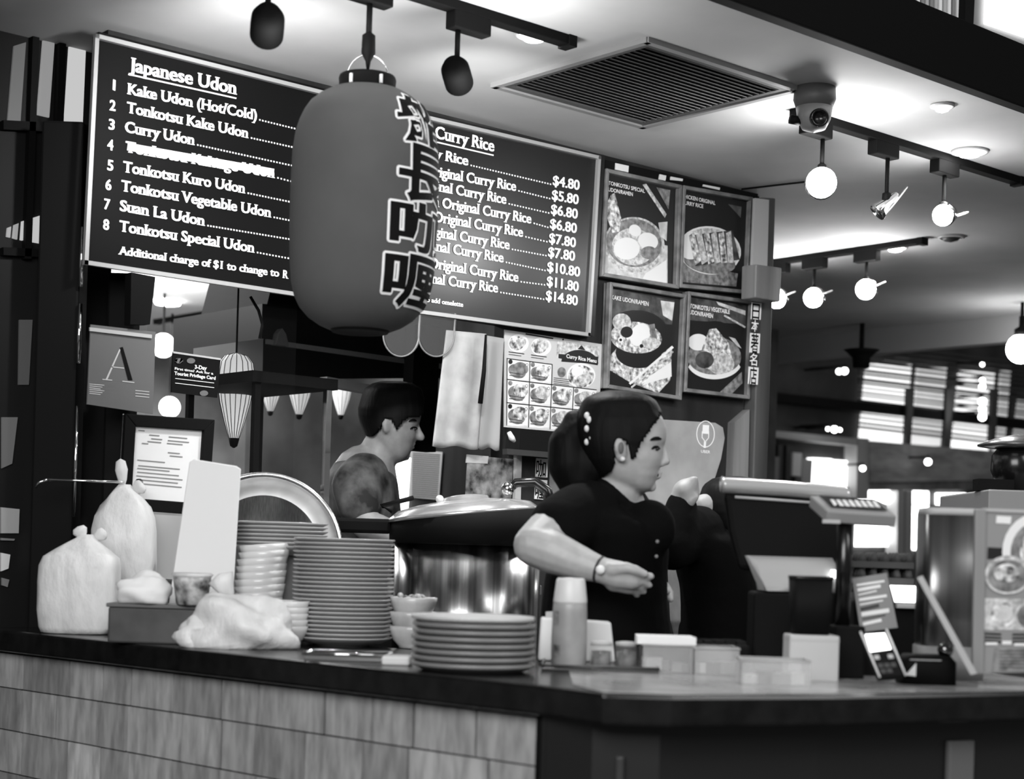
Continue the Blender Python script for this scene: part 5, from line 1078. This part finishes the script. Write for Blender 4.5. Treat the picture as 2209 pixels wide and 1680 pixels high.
pf2 = Plane(p=pfl.p + pfl.n * .0035, n=pfl.n); b = MB()
PP(b, pf2, [(2150, 1112), (2182, 1114), (2180, 1130), (2148, 1128)], .0006, 4); PP(b, pf2, ev(2240, 1190, 78, 84), .0006, 4); PP(b, pf2, ev(2242, 1192, 62, 68), .0010, 2); PP(b, pf2, ev(2248, 1190, 48, 52), .0014, 5)
PP(b, pf2, [(2131, 1180), (2166, 1182), (2164, 1206), (2130, 1206)], .0004, 0); PP(b, pf2, ev(2174, 1240, 50, 42), .0018, 3); PP(b, pf2, ev(2174, 1242, 43, 35), .0022, 2); PP(b, pf2, ev(2172, 1236, 28, 20), .0026, 5)
PP(b, pf2, [(2124, 1290), (2330, 1294), (2330, 1360), (2122, 1358)], .0004, 3); PP(b, pf2, ev(2164, 1326, 26, 26), .0008, 5); PP(b, pf2, ev(2168, 1322, 16, 18), .0012, 6); PP(b, pf2, ev(2220, 1328, 26, 26), .0008, 2)
for i in range(3): PL(b, pf2, (2124, 1366 + i * 8), (2160, 1368 + i * 8), 4, .0008, 0); PL(b, pf2, (2184, 1368 + i * 8), (2330, 1370 + i * 8), 4, .0008, 0)
PL(b, pf2, (2126, 1388), (2152, 1388), 6, .001, 4); PL(b, pf2, (2162, 1386), (2182, 1386), 8, .001, 4); PL(b, pf2, (2188, 1390), (2330, 1390), 6, .001, 4)
PP(b, pf2, [(2146, 1398), (2330, 1402), (2330, 1446), (2140, 1448)], .0004, 2)
for i in range(6): PL(b, pf2, (2156, 1404 + i * 7), (2330, 1406 + i * 7), 2.5, .0008, 1)
part(t, 'print', b, PAL, world=True, fix=False)
# cabinet and dark pot behind the flyer
t = thing('pale_cabinet', 'pale topped cabinet behind the flyer at the right edge', 'cabinet', tuple(base(2190, 3.9, 0)), CAMRZ); k_ = kk(3.9); zz = EYE - (1058 - HZ(2190)) * k_
part(t, 'body', MB().bb((-100 * k_, 0, 0), (160 * k_, .4, zz - .05)), DARK2); part(t, 'top', MB().bb((-104 * k_, -.02, zz - .05), (166 * k_, .42, zz)), mat('cabinet_top', .26, .5), bevel=.004)
q = MB().bb((-108 * k_, .05, zz), (-30 * k_, .1, zz + 26 * k_)); part(t, 'back_ledge', q, BLACK)
t = thing('lidded_pot', 'round dark pot with a wide pale-edged lid on the cabinet at the right edge', 'pot', tuple(base(2222, 3.92, zz) + FW * .12), CAMRZ)
part(t, 'body', MB().lathe([(20 * k_, 0), (40 * k_, 14 * k_), (54 * k_, 50 * k_), (52 * k_, 84 * k_), (40 * k_, 100 * k_)], 32), BLACKG); part(t, 'lid', MB().lathe([(40 * k_, 98 * k_), (84 * k_, 104 * k_), (84 * k_, 108 * k_), (40 * k_, 124 * k_), (0, 132 * k_)], 36), mat('pot_lid', .2, .25, .7))
# ================================================================== PEOPLE
def remesh(mb, voxel, smooth=3):
    me = mb.mesh('tmp'); o = bpy.data.objects.new('tmp', me); C.objects.link(o)
    r = o.modifiers.new('r', 'REMESH'); r.mode = 'VOXEL'; r.voxel_size = voxel; r.use_smooth_shade = True
    s_ = o.modifiers.new('s', 'SMOOTH'); s_.factor = .5; s_.iterations = smooth
    bpy.context.view_layer.update(); dg = bpy.context.evaluated_depsgraph_get()
    m2 = bpy.data.meshes.new_from_object(o.evaluated_get(dg)); bpy.data.objects.remove(o); bpy.data.meshes.remove(me)
    m2.polygons.foreach_set('use_smooth', [True] * len(m2.polygons)); return m2
def adopt(root, name, me, m, label=None):
    inv = ROOTM[root.name]; me.transform(inv); me.name = name; me.materials.clear()
    o = link(name, me, m, root)
    if label: o['label'] = label
    return o
def limb(mb, pts, rs, n=14):
    pts = [V(p) for p in pts]
    P2, R2 = [], []
    for i in range(len(pts) - 1):
        for f in (0, .25, .5, .75): P2.append(pts[i].lerp(pts[i + 1], f)); R2.append(rs[i] * (1 - f) + rs[i + 1] * f)
    P2.append(pts[-1]); R2.append(rs[-1]); mb.tube(P2, R2, n)
    for p, r in zip(pts, rs): mb.ell(p, r * 1.0, 14, 8)
def headrings(levels, d, n=40, grow=0, face=1):
    rings = []; K = kk(d); lv = []
    for i in range(len(levels) - 1):
        for f in (0, .5): lv.append(tuple(levels[i][j] * (1 - f) + levels[i + 1][j] * f for j in range(4)))
    lv.append(levels[-1])
    for y, xf, xb, hw in lv:
        mid, half = (xf + xb) / 2, (xf - xb) / 2 + grow / K; w_ = hw + grow; r = []
        for i in range(n):
            a = 2 * math.pi * i / n; c, s_ = math.cos(a), math.sin(a)
            cc = math.copysign(abs(c) ** .85, c); ss = math.copysign(abs(s_) ** .9, s_)
            w2 = w_ * (1 - .16 * max(0, c * face) ** 2)
            r.append(at(mid + half * cc, y - (grow / K if y < levels[3][0] else 0), d=d + w2 * ss))
        rings.append(r)
    return rings, lv
def inpoly(x, y, P):
    c = False; j = len(P) - 1
    for i in range(len(P)):
        if (P[i][1] > y) != (P[j][1] > y) and x < (P[j][0] - P[i][0]) * (y - P[i][1]) / (P[j][1] - P[i][1]) + P[i][0]: c = not c
        j = i
    return c
def topix(p):
    v = V(p) - CAMLOC; d = v.dot(FW); a, b = v.dot(RT) / d, v.dot(UP) / d
    return PX0 + (a * cr + b * sr) * FPX, PY0 - (b * cr - a * sr) * FPX, d
def hairmesh(levels, d, poly, grow=.010, thick=.012, n=56):
    rings, _ = headrings(levels, d, n, grow); me = MB().loft(rings).mesh('hair'); bm = bmesh.new(); bm.from_mesh(me)
    bmesh.ops.subdivide_edges(bm, edges=bm.edges[:], cuts=1, use_grid_fill=True)
    kill = []
    for f in bm.faces:
        x, y, _ = topix(f.calc_center_median())
        if not inpoly(x, y, poly): kill.append(f)
    bmesh.ops.delete(bm, geom=kill, context='FACES'); bmesh.ops.recalc_face_normals(bm, faces=bm.faces[:])
    bmesh.ops.solidify(bm, geom=bm.faces[:], thickness=thick); bm.to_mesh(me); bm.free()
    me.polygons.foreach_set('use_smooth', [True] * len(me.polygons)); return me
# ------------------------------------------------------------------ woman at the counter
D = 3.42; K = kk(D)
def Pw(x, y, w_=0.0): return at(x, y, d=D + w_)
floorp = Pw(1325, 1300, .03)
wo = thing('person', 'woman in a black polo shirt with tied dark hair, looking down to the right', 'person', (floorp.x, floorp.y, 0), CAMRZ)
WL = [(851, 1346, 1322, .012), (856, 1372, 1297, .036), (866, 1396, 1274, .054), (882, 1416, 1258, .066), (902, 1430, 1250, .073), (922, 1437, 1247, .076), (940, 1438, 1248, .077), (952, 1436, 1251, .077), (963, 1430, 1255, .076), (975, 1431, 1260, .075), (990, 1430, 1267, .073), (1004, 1426, 1276, .069), (1014, 1421, 1284, .066), (1024, 1420, 1291, .062), (1034, 1415, 1300, .057), (1044, 1412, 1313, .050), (1053, 1407, 1332, .040), (1060, 1398, 1352, .028), (1064, 1388, 1366, .014)]
b = MB(); r_, _ = headrings(WL, D); b.loft(r_)
limb(b, [Pw(1428, 956), Pw(1433, 976), Pw(1437, 995)], [.0065, .008, .0088], 10); b.ell(Pw(1429, 999, -.009), .0075, 10, 8); b.ell(Pw(1429, 999, .009), .0075, 10, 8)
b.ell(Pw(1419, 1019), (.010, .012, .0045), 12, 8); b.ell(Pw(1416, 1029), (.010, .012, .005), 12, 8); b.ell(Pw(1404, 1049), .012, 12, 8)

limb(b, [Pw(1338, 1005), Pw(1330, 1050), Pw(1322, 1100, .02)], [.052, .050, .058], 18)
for s_ in (-1, 1):
    b.ell(Pw(1340, 970, s_ * .076), (.016, .010, .026), 12, 8, T=None)
    b.ell(Pw(1336, 962, s_ * .083), (.014, .007, .018), 12, 8)
# torso core and arms (one continuous body)
limb(b, [Pw(1322, 1100, .03), Pw(1310, 1180, .03), Pw(1310, 1300, .03), Pw(1312, 1420, .03)], [.07, .10, .10, .11], 18)
sh_r, el_r, wr_r = Pw(1238, 1122, -.11), Pw(1152, 1176, -.20), Pw(1293, 1228, -.24)
limb(b, [Pw(1300, 1100, 0), sh_r], [.05, .052], 14)
limb(b, [sh_r, Pw(1196, 1140, -.15), el_r], [.052, .050, .041]); limb(b, [el_r, Pw(1190, 1190, -.21), Pw(1250, 1214, -.225), wr_r], [.041, .043, .034, .026])
b.ell(wr_r, .026, 12, 8)
pm_ = Pw(1332, 1240, -.245); kn = Pw(1362, 1246, -.25)
limb(b, [wr_r, pm_, kn], [.025, .028, .024], 14); limb(b, [Pw(1326, 1252, -.235), Pw(1358, 1262, -.235)], [.022, .018], 12)
F = [((1360, 1236, -.262), (1384, 1240, -.264), (1404, 1243, -.258)), ((1362, 1244, -.256), (1386, 1252, -.256), (1400, 1262, -.246)), ((1360, 1254, -.246), (1382, 1264, -.244), (1388, 1275, -.234)), ((1354, 1262, -.236), (1370, 1274, -.232), (1374, 1282, -.224))]
for q0, q1, q2 in F: limb(b, [Pw(*q0), Pw(*q1), Pw(*q2)], [.0098, .0088, .0072], 8)
limb(b, [Pw(1320, 1228, -.265), Pw(1350, 1224, -.275), Pw(1372, 1230, -.276), Pw(1390, 1238, -.272)], [.014, .0115, .0098, .0078], 8)
# far arm hanging forward to the work surface
limb(b, [Pw(1335, 1120, .16), Pw(1350, 1210, .20), Pw(1395, 1262, .14)], [.048, .040, .026]); limb(b, [Pw(1395, 1262, .14), Pw(1425, 1268, .10)], [.026, .02])
for i in range(4): limb(b, [Pw(1425, 1262 + i * 6, .11 - i * .01), Pw(1440, 1268 + i * 6, .10 - i * .01), Pw(1447, 1278 + i * 5, .095 - i * .01)], [.009, .008, .007], 8)
limb(b, [Pw(1412, 1262, .08), Pw(1430, 1270, .06), Pw(1440, 1276, .055)], [.011, .009, .007], 8)
adopt(wo, 'body', remesh(b, .0034, 4), SKIN)
# shirt
def ering(cx_, y, hwx, dep, dc=.03, n=28, tilt=0):
    return [at(cx_ + hwx * math.cos(2 * math.pi * i / n), y + tilt * hwx * math.cos(2 * math.pi * i / n), d=D + dc + dep * math.sin(2 * math.pi * i / n)) for i in range(n)]
b = MB(); b.loft([ering(1330, 1084, 50, .075, .02, tilt=.85), ering(1318, 1096, 84, .14, .02, tilt=.5), ering(1312, 1112, 108, .185, .03, tilt=.2), ering(1316, 1150, 122, .185, .03), ering(1318, 1190, 126, .17, .03), ering(1308, 1240, 132, .155, .03), ering(1304, 1300, 136, .15, .03), ering(1306, 1370, 142, .16, .03), ering(1308, 1450, 150, .17, .03)])
limb(b, [Pw(1268, 1104, -.06), sh_r, Pw(1206, 1136, -.145)], [.066, .068, .062], 18); limb(b, [Pw(1340, 1104, .12), Pw(1345, 1150, .17)], [.066, .06], 16)
b.ell(Pw(1400, 1140, -.04), (.055, .055, .06), 16, 10); b.ell(Pw(1400, 1140, .09), (.055, .055, .06), 16, 10)
# collar ring
cpts = []
for i in range(25):
    a = 2 * math.pi * i / 24; ca, sa = math.cos(a), math.sin(a); cpts.append(at(1334 + 47 * ca, 1070 + 43 * ca, d=D + .015 + .066 * sa))
b.tube(cpts, .011, 8)
adopt(wo, 'polo_shirt', remesh(b, .006, 4), SHIRT)
q = MB(); q.tube([at(1334 + 49 * math.cos(a), 1066 + 44 * math.cos(a), d=D + .015 + .070 * math.sin(a)) for a in [math.radians(x) for x in range(-52, -14, 6)]], .0024, 6); part(wo, 'collar_piping', q, WHITE, world=True)
# trousers and shoes
b = MB(); lo = lambda x, w_, z: V((floorp.x, floorp.y, z)) + RT * x + FW * w_
limb(b, [lo(0, 0, .98), lo(0, 0, .84)], [.15, .15], 20)
for s_ in (-1, 1): limb(b, [lo(.0, s_ * .075, .84), lo(.02, s_ * .08, .48), lo(0, s_ * .085, .08)], [.088, .062, .048], 16)
adopt(wo, 'trousers', remesh(b, .012, 3), BLACK)
for s_ in (-1, 1):
    q = MB(); q.loft([rounded_ring(.13, .045, 0, 20, 2.4, cx_=.05), rounded_ring(.13, .045, .03, 20, 2.4, cx_=.05), rounded_ring(.06, .04, .09, 20, 2.4, cx_=.0)]); q.v = [v + V((0, s_ * .085, 0)) for v in q.v]; part(wo, 'shoe', q, BLACK)
# hair, tail, tie, eyes, brows, lips, earring, watch
HP = [(1240, 840), (1420, 840), (1432, 880), (1424, 896), (1410, 916), (1398, 934), (1384, 954), (1374, 978), (1368, 992), (1362, 984), (1356, 958), (1344, 946), (1330, 950), (1324, 970), (1326, 996), (1318, 1016), (1298, 1030), (1240, 1030)]
adopt(wo, 'hair', hairmesh(WL, D, HP, .009, .014), HAIR)
b = MB(); limb(b, [Pw(1268, 930, .0), Pw(1246, 935, .0), Pw(1230, 960, 0), Pw(1232, 1000, 0), Pw(1250, 1040, 0), Pw(1262, 1062, .0)], [.034, .040, .046, .050, .044, .026], 16)
b.ell(Pw(1272, 1000, .0), (.05, .05, .06), 16, 10); limb(b, [Pw(1240, 910), Pw(1224, 960), Pw(1226, 1010)], [.026, .03, .028], 12)
adopt(wo, 'hair_tail', remesh(b, .007, 2), HAIR)
q = MB()
for i in range(7): q.ell(Pw(1266 + (i % 3) * 5, 896 + i * 9.5, -.060 - .004 * (i % 2)), (.006, .005, .007), 8, 6)
part(wo, 'hair_tie', q, WHITE, world=True)
def sidew(levels, x, y):                    # lateral half width of the head at (x, y)
    for i in range(len(levels) - 1):
        if levels[i][0] <= y <= levels[i + 1][0]:
            f = (y - levels[i][0]) / (levels[i + 1][0] - levels[i][0]); L_ = [levels[i][j] * (1 - f) + levels[i + 1][j] * f for j in range(4)]
            mid, half = (L_[1] + L_[2]) / 2, (L_[1] - L_[2]) / 2; c = max(-1, min(1, (x - mid) / half)); c = math.copysign(abs(c) ** (1 / .85), c)
            return L_[3] * (1 - .16 * max(0, c) ** 2) * (1 - c * c) ** .45
    return .05
def facebits(root, levels, Pf, eyes, brow, lips, m_lip):
    for s_ in (-1, 1):
        x, y, rx, ry = eyes; w_ = sidew(levels, x, y)
        q = MB().ell(Pf(x, y, s_ * (w_ - .003)), (.0062, .0062, .0045), 12, 8); e = part(root, 'eye', q, WHITEG, world=True)
        q = MB().ell(Pf(x + 3, y + 1, s_ * (w_ + .0006)), (.0042, .0042, .004), 10, 8); part(e, 'iris', q, BLACKG, world=True)
        pts = []
        for i in range(7):
            t_ = i / 6; xx = x - rx + 2 * rx * t_; yy = y - ry * math.sin(math.pi * t_) * .9 + 1; pts.append(Pf(xx, yy, s_ * (sidew(levels, xx, yy) + .0035)))
        part(root, 'eyelash', MB().tube(pts, [.001, .0022, .0028, .003, .003, .0026, .001], 6), BLACK, world=True)
        pts = []
        for i in range(7):
            t_ = i / 6; xx = brow[0] * (1 - t_) + brow[2] * t_; yy = brow[1] * (1 - t_) + brow[3] * t_ - 3 * math.sin(math.pi * t_); pts.append(Pf(xx, yy, s_ * (sidew(levels, min(xx, brow[2]), yy) + .002)))
        part(root, 'eyebrow', MB().tube(pts, [.001, .0026, .0034, .0038, .0038, .003, .001], 6), HAIR, world=True)
    q = MB(); x, y, x2, y2 = lips
    q.tube([Pf(x, y, -.020), Pf(x2, y2, -.010), Pf(x2 + 2, y2 - 1, 0), Pf(x2, y2, .010), Pf(x, y, .020)], [.002, .0045, .005, .0045, .002], 8); part(root, 'lips', q, m_lip, world=True)
facebits(wo, WL, Pw, (1415, 967, 9, 5), (1403, 949, 1427, 947), (1404, 1025, 1417, 1024), mat('lips', .06, .4))
part(wo, 'earring', MB().ell(Pw(1343, 990, -.088), .0052, 12, 8), WHITE, world=True)
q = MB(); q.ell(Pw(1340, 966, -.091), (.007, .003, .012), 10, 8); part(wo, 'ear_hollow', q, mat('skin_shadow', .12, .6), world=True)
ax = (wr_r - Pw(1250, 1214, -.225)).normalized(); T = Matrix.Translation(wr_r) @ rotto(ax); q = MB().lathe([(.0255, -.003), (.0268, -.002), (.0268, .002), (.0255, .003)], 24, T=T); wt = part(wo, 'wristwatch', q, DARK2, world=True)
part(wt, 'watch_face', MB().ell(Pw(1295, 1229, -.272), (.009, .009, .009), 14, 10), WHITE, world=True)
for x, y in ((1418, 1168), (1416, 1200)): part(wo, 'shirt_button', MB().ell(Pw(x, y, -.13), .004, 8, 6), GREY, world=True)
# ------------------------------------------------------------------ cook in the kitchen
D2 = 5.0
def Pm(x, y, w_=0.0): return at(x, y, d=D2 + w_)
fp = Pm(800, 1100, 0); mn = thing('person', 'cook in a patterned dark shirt behind the counter, head bent down to the right', 'person', (fp.x, fp.y, 0), CAMRZ)
ML = [(830, 856, 832, .014), (835, 882, 812, .042), (846, 900, 796, .062), (862, 908, 786, .073), (880, 910, 781, .078), (896, 909, 781, .079), (910, 906, 784, .078), (920, 900, 788, .077), (932, 899, 793, .075), (944, 898, 798, .071), (954, 893, 804, .067), (962, 891, 810, .063), (970, 888, 816, .059), (978, 885, 824, .053), (986, 880, 834, .044), (993, 873, 846, .030), (998, 864, 856, .012)]
b = MB(); r_, _ = headrings(ML, D2); b.loft(r_)
limb(b, [Pm(899, 918), Pm(903, 930), Pm(908, 943)], [.008, .010, .013], 10); b.ell(Pm(890, 957), (.010, .013, .005), 10, 8); b.ell(Pm(888, 966), (.010, .013, .005), 10, 8); b.ell(Pm(876, 985), .013, 10, 8)
limb(b, [Pm(826, 960), Pm(806, 1000), Pm(790, 1030)], [.058, .062, .075], 16)
for s_ in (-1, 1): b.ell(Pm(834, 916, s_ * .08), (.016, .010, .028), 10, 8)
limb(b, [Pm(786, 1030), Pm(780, 1120), Pm(790, 1250)], [.10, .12, .12], 16)
limb(b, [Pm(770, 1040, -.14), Pm(790, 1130, -.22), Pm(880, 1160, -.25)], [.055, .045, .03]); limb(b, [Pm(880, 1160, -.25), Pm(905, 1168, -.25)], [.03, .024])
limb(b, [Pm(800, 1040, .16), Pm(820, 1130, .20), Pm(900, 1160, .12)], [.055, .045, .03]); limb(b, [Pm(900, 1160, .12), Pm(925, 1168, .10)], [.03, .024])
for s0, w0 in ((0, -.25), (20, .10)):
    for i in range(4): limb(b, [Pm(905 + s0, 1160 + i * 6, w0), Pm(918 + s0, 1166 + i * 6, w0), Pm(924 + s0, 1176 + i * 6, w0)], [.0095, .009, .008], 8)
    limb(b, [Pm(892 + s0, 1156, w0 - .02), Pm(908 + s0, 1152, w0 - .03), Pm(918 + s0, 1158, w0 - .03)], [.012, .010, .008], 8)
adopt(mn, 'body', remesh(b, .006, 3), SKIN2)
def er2(cx_, y, hwx, dep, n=28, tilt=0): return [at(cx_ + hwx * math.cos(2 * math.pi * i / n), y + tilt * hwx * math.cos(2 * math.pi * i / n), d=D2 + dep * math.sin(2 * math.pi * i / n)) for i in range(n)]
b = MB(); b.loft([er2(800, 1000, 44, .08, tilt=.35), er2(788, 1012, 66, .17, tilt=.25), er2(782, 1030, 76, .22, tilt=.1), er2(782, 1070, 80, .21), er2(784, 1110, 82, .19), er2(790, 1180, 84, .17), er2(792, 1260, 86, .17)])
limb(b, [Pm(786, 1030, -.12), Pm(770, 1048, -.17), Pm(776, 1090, -.20)], [.075, .075, .066], 16); limb(b, [Pm(796, 1030, .12), Pm(800, 1048, .17), Pm(806, 1090, .19)], [.075, .075, .066], 16)
adopt(mn, 'patterned_shirt', remesh(b, .009, 4), mat('shirt_pattern', .04, .8, noise=(14, .006, .13)))
q = MB()
pts = [(740, 1010), (770, 1002), (800, 1014), (806, 1040), (798, 1072), (782, 1086), (752, 1084)]
b = MB(); l2 = lambda x, w_, z: V((fp.x, fp.y, z)) + RT * x + FW * w_
limb(b, [l2(0, 0, 1.22), l2(0, 0, .86)], [.155, .16], 20)
for s_ in (-1, 1): limb(b, [l2(0, s_ * .08, .86), l2(.02, s_ * .09, .48), l2(0, s_ * .09, .08)], [.092, .068, .052], 16)
adopt(mn, 'trousers', remesh(b, .014, 3), BLACK)
for s_ in (-1, 1):
    q = MB(); q.loft([rounded_ring(.14, .05, 0, 20, 2.4, cx_=.05), rounded_ring(.14, .05, .03, 20, 2.4, cx_=.05), rounded_ring(.065, .045, .09, 20, 2.4, cx_=.0)]); q.v = [v + V((0, s_ * .09, 0)) for v in q.v]; part(mn, 'shoe', q, BLACK)
HP2 = [(760, 815), (905, 815), (916, 862), (914, 892), (905, 899), (884, 900), (872, 906), (862, 918), (857, 926), (850, 914), (844, 902), (832, 904), (824, 918), (812, 932), (800, 942), (784, 938), (770, 930)]
adopt(mn, 'hair', hairmesh(ML, D2, HP2, .012, .016), HAIR)
facebits(mn, ML, Pm, (893, 924, 8, 4), (882, 909, 899, 908), (878, 963, 889, 962), mat('lips_dim', .12, .5))
# ------------------------------------------------------------------ third person, bowed behind the till
D3 = 3.95
def Pt(x, y, w_=0.0): return at(x, y, d=D3 + w_)
fp3 = Pt(1560, 1300); th = thing('person', 'person in black bowed behind the till, face hidden, one hand raised', 'person', (fp3.x, fp3.y, 0), CAMRZ)
TL_ = [(1036, 1590, 1570, 0.014), (1041, 1622, 1546, 0.042), (1052, 1650, 1530, 0.062), (1068, 1668, 1518, 0.074), (1086, 1678, 1513, 0.078), (1104, 1682, 1513, 0.079), (1120, 1682, 1516, 0.077), (1136, 1680, 1522, 0.074), (1152, 1680, 1532, 0.068), (1168, 1674, 1548, 0.06), (1182, 1664, 1566, 0.05), (1194, 1654, 1590, 0.034), (1200, 1640, 1615, 0.012)]
b = MB(); r_, _ = headrings(TL_, D3); b.loft(r_)
limb(b, [Pt(1680, 1098), Pt(1684, 1112), Pt(1690, 1128)], [.007, .009, .011], 10)
limb(b, [Pt(1570, 1110), Pt(1545, 1118), Pt(1520, 1135)], [.058, .055, .062], 16); b.ell(Pt(1520, 1092, -.05), (.03, .03, .03), 12, 8)
limb(b, [Pt(1520, 1135), Pt(1530, 1220), Pt(1545, 1330)], [.075, .10, .11], 16)
limb(b, [Pt(1470, 1150, -.12), Pt(1452, 1180, -.2), Pt(1472, 1080, -.16)], [.05, .042, .03]); limb(b, [Pt(1472, 1080, -.16), Pt(1480, 1062, -.165)], [.03, .032])
for i in range(4): limb(b, [Pt(1478 + i * 2, 1066 - i * 9, -.172), Pt(1492 + i * 2, 1062 - i * 9, -.185), Pt(1500, 1068 - i * 8, -.17), Pt(1494, 1076 - i * 8, -.16)], [.010, .010, .009, .008], 8)
limb(b, [Pt(1478, 1078, -.18), Pt(1490, 1082, -.19), Pt(1500, 1074, -.19)], [.013, .011, .009], 8)
adopt(th, 'body', remesh(b, .0055, 3), SKIN)
def er3(cx_, y, hwx, dep, n=28, tilt=0): return [at(cx_ + hwx * math.cos(2 * math.pi * i / n), y + tilt * hwx * math.cos(2 * math.pi * i / n), d=D3 + .02 + dep * math.sin(2 * math.pi * i / n)) for i in range(n)]
b = MB(); b.loft([er3(1528, 1124, 46, .08, tilt=.3), er3(1530, 1140, 72, .16, tilt=.2), er3(1532, 1165, 86, .20), er3(1540, 1210, 92, .19), er3(1552, 1260, 98, .17), er3(1556, 1310, 102, .16), er3(1556, 1380, 100, .16), er3(1552, 1460, 100, .17)])
limb(b, [Pt(1505, 1150, -.1), Pt(1466, 1166, -.16), Pt(1452, 1182, -.2)], [.066, .06, .052], 16); limb(b, [Pt(1452, 1182, -.2), Pt(1464, 1130, -.18), Pt(1470, 1092, -.162)], [.05, .044, .037], 16); limb(b, [Pt(1540, 1150, .14), Pt(1580, 1230, .2)], [.066, .055], 16)
adopt(th, 'black_shirt', remesh(b, .008, 4), SHIRT)
HP3 = [(1490, 1000), (1700, 1000), (1700, 1076), (1640, 1096), (1626, 1146), (1600, 1166), (1560, 1150), (1538, 1128), (1500, 1116)]
adopt(th, 'hair', hairmesh(TL_, D3, HP3, .010, .014), HAIR)
b = MB(); l3 = lambda x, w_, z: V((fp3.x, fp3.y, z)) + RT * x + FW * w_
limb(b, [l3(0, 0, .98), l3(0, 0, .84)], [.15, .15], 20)
for s_ in (-1, 1): limb(b, [l3(0, s_ * .075, .84), l3(.02, s_ * .085, .48), l3(0, s_ * .085, .08)], [.088, .064, .05], 16)
adopt(th, 'trousers', remesh(b, .014, 3), BLACK)
for s_ in (-1, 1):
    q = MB(); q.loft([rounded_ring(.13, .045, 0, 20, 2.4, cx_=.05), rounded_ring(.13, .045, .03, 20, 2.4, cx_=.05), rounded_ring(.06, .04, .09, 20, 2.4, cx_=.0)]); q.v = [v + V((0, s_ * .085, 0)) for v in q.v]; part(th, 'shoe', q, BLACK)
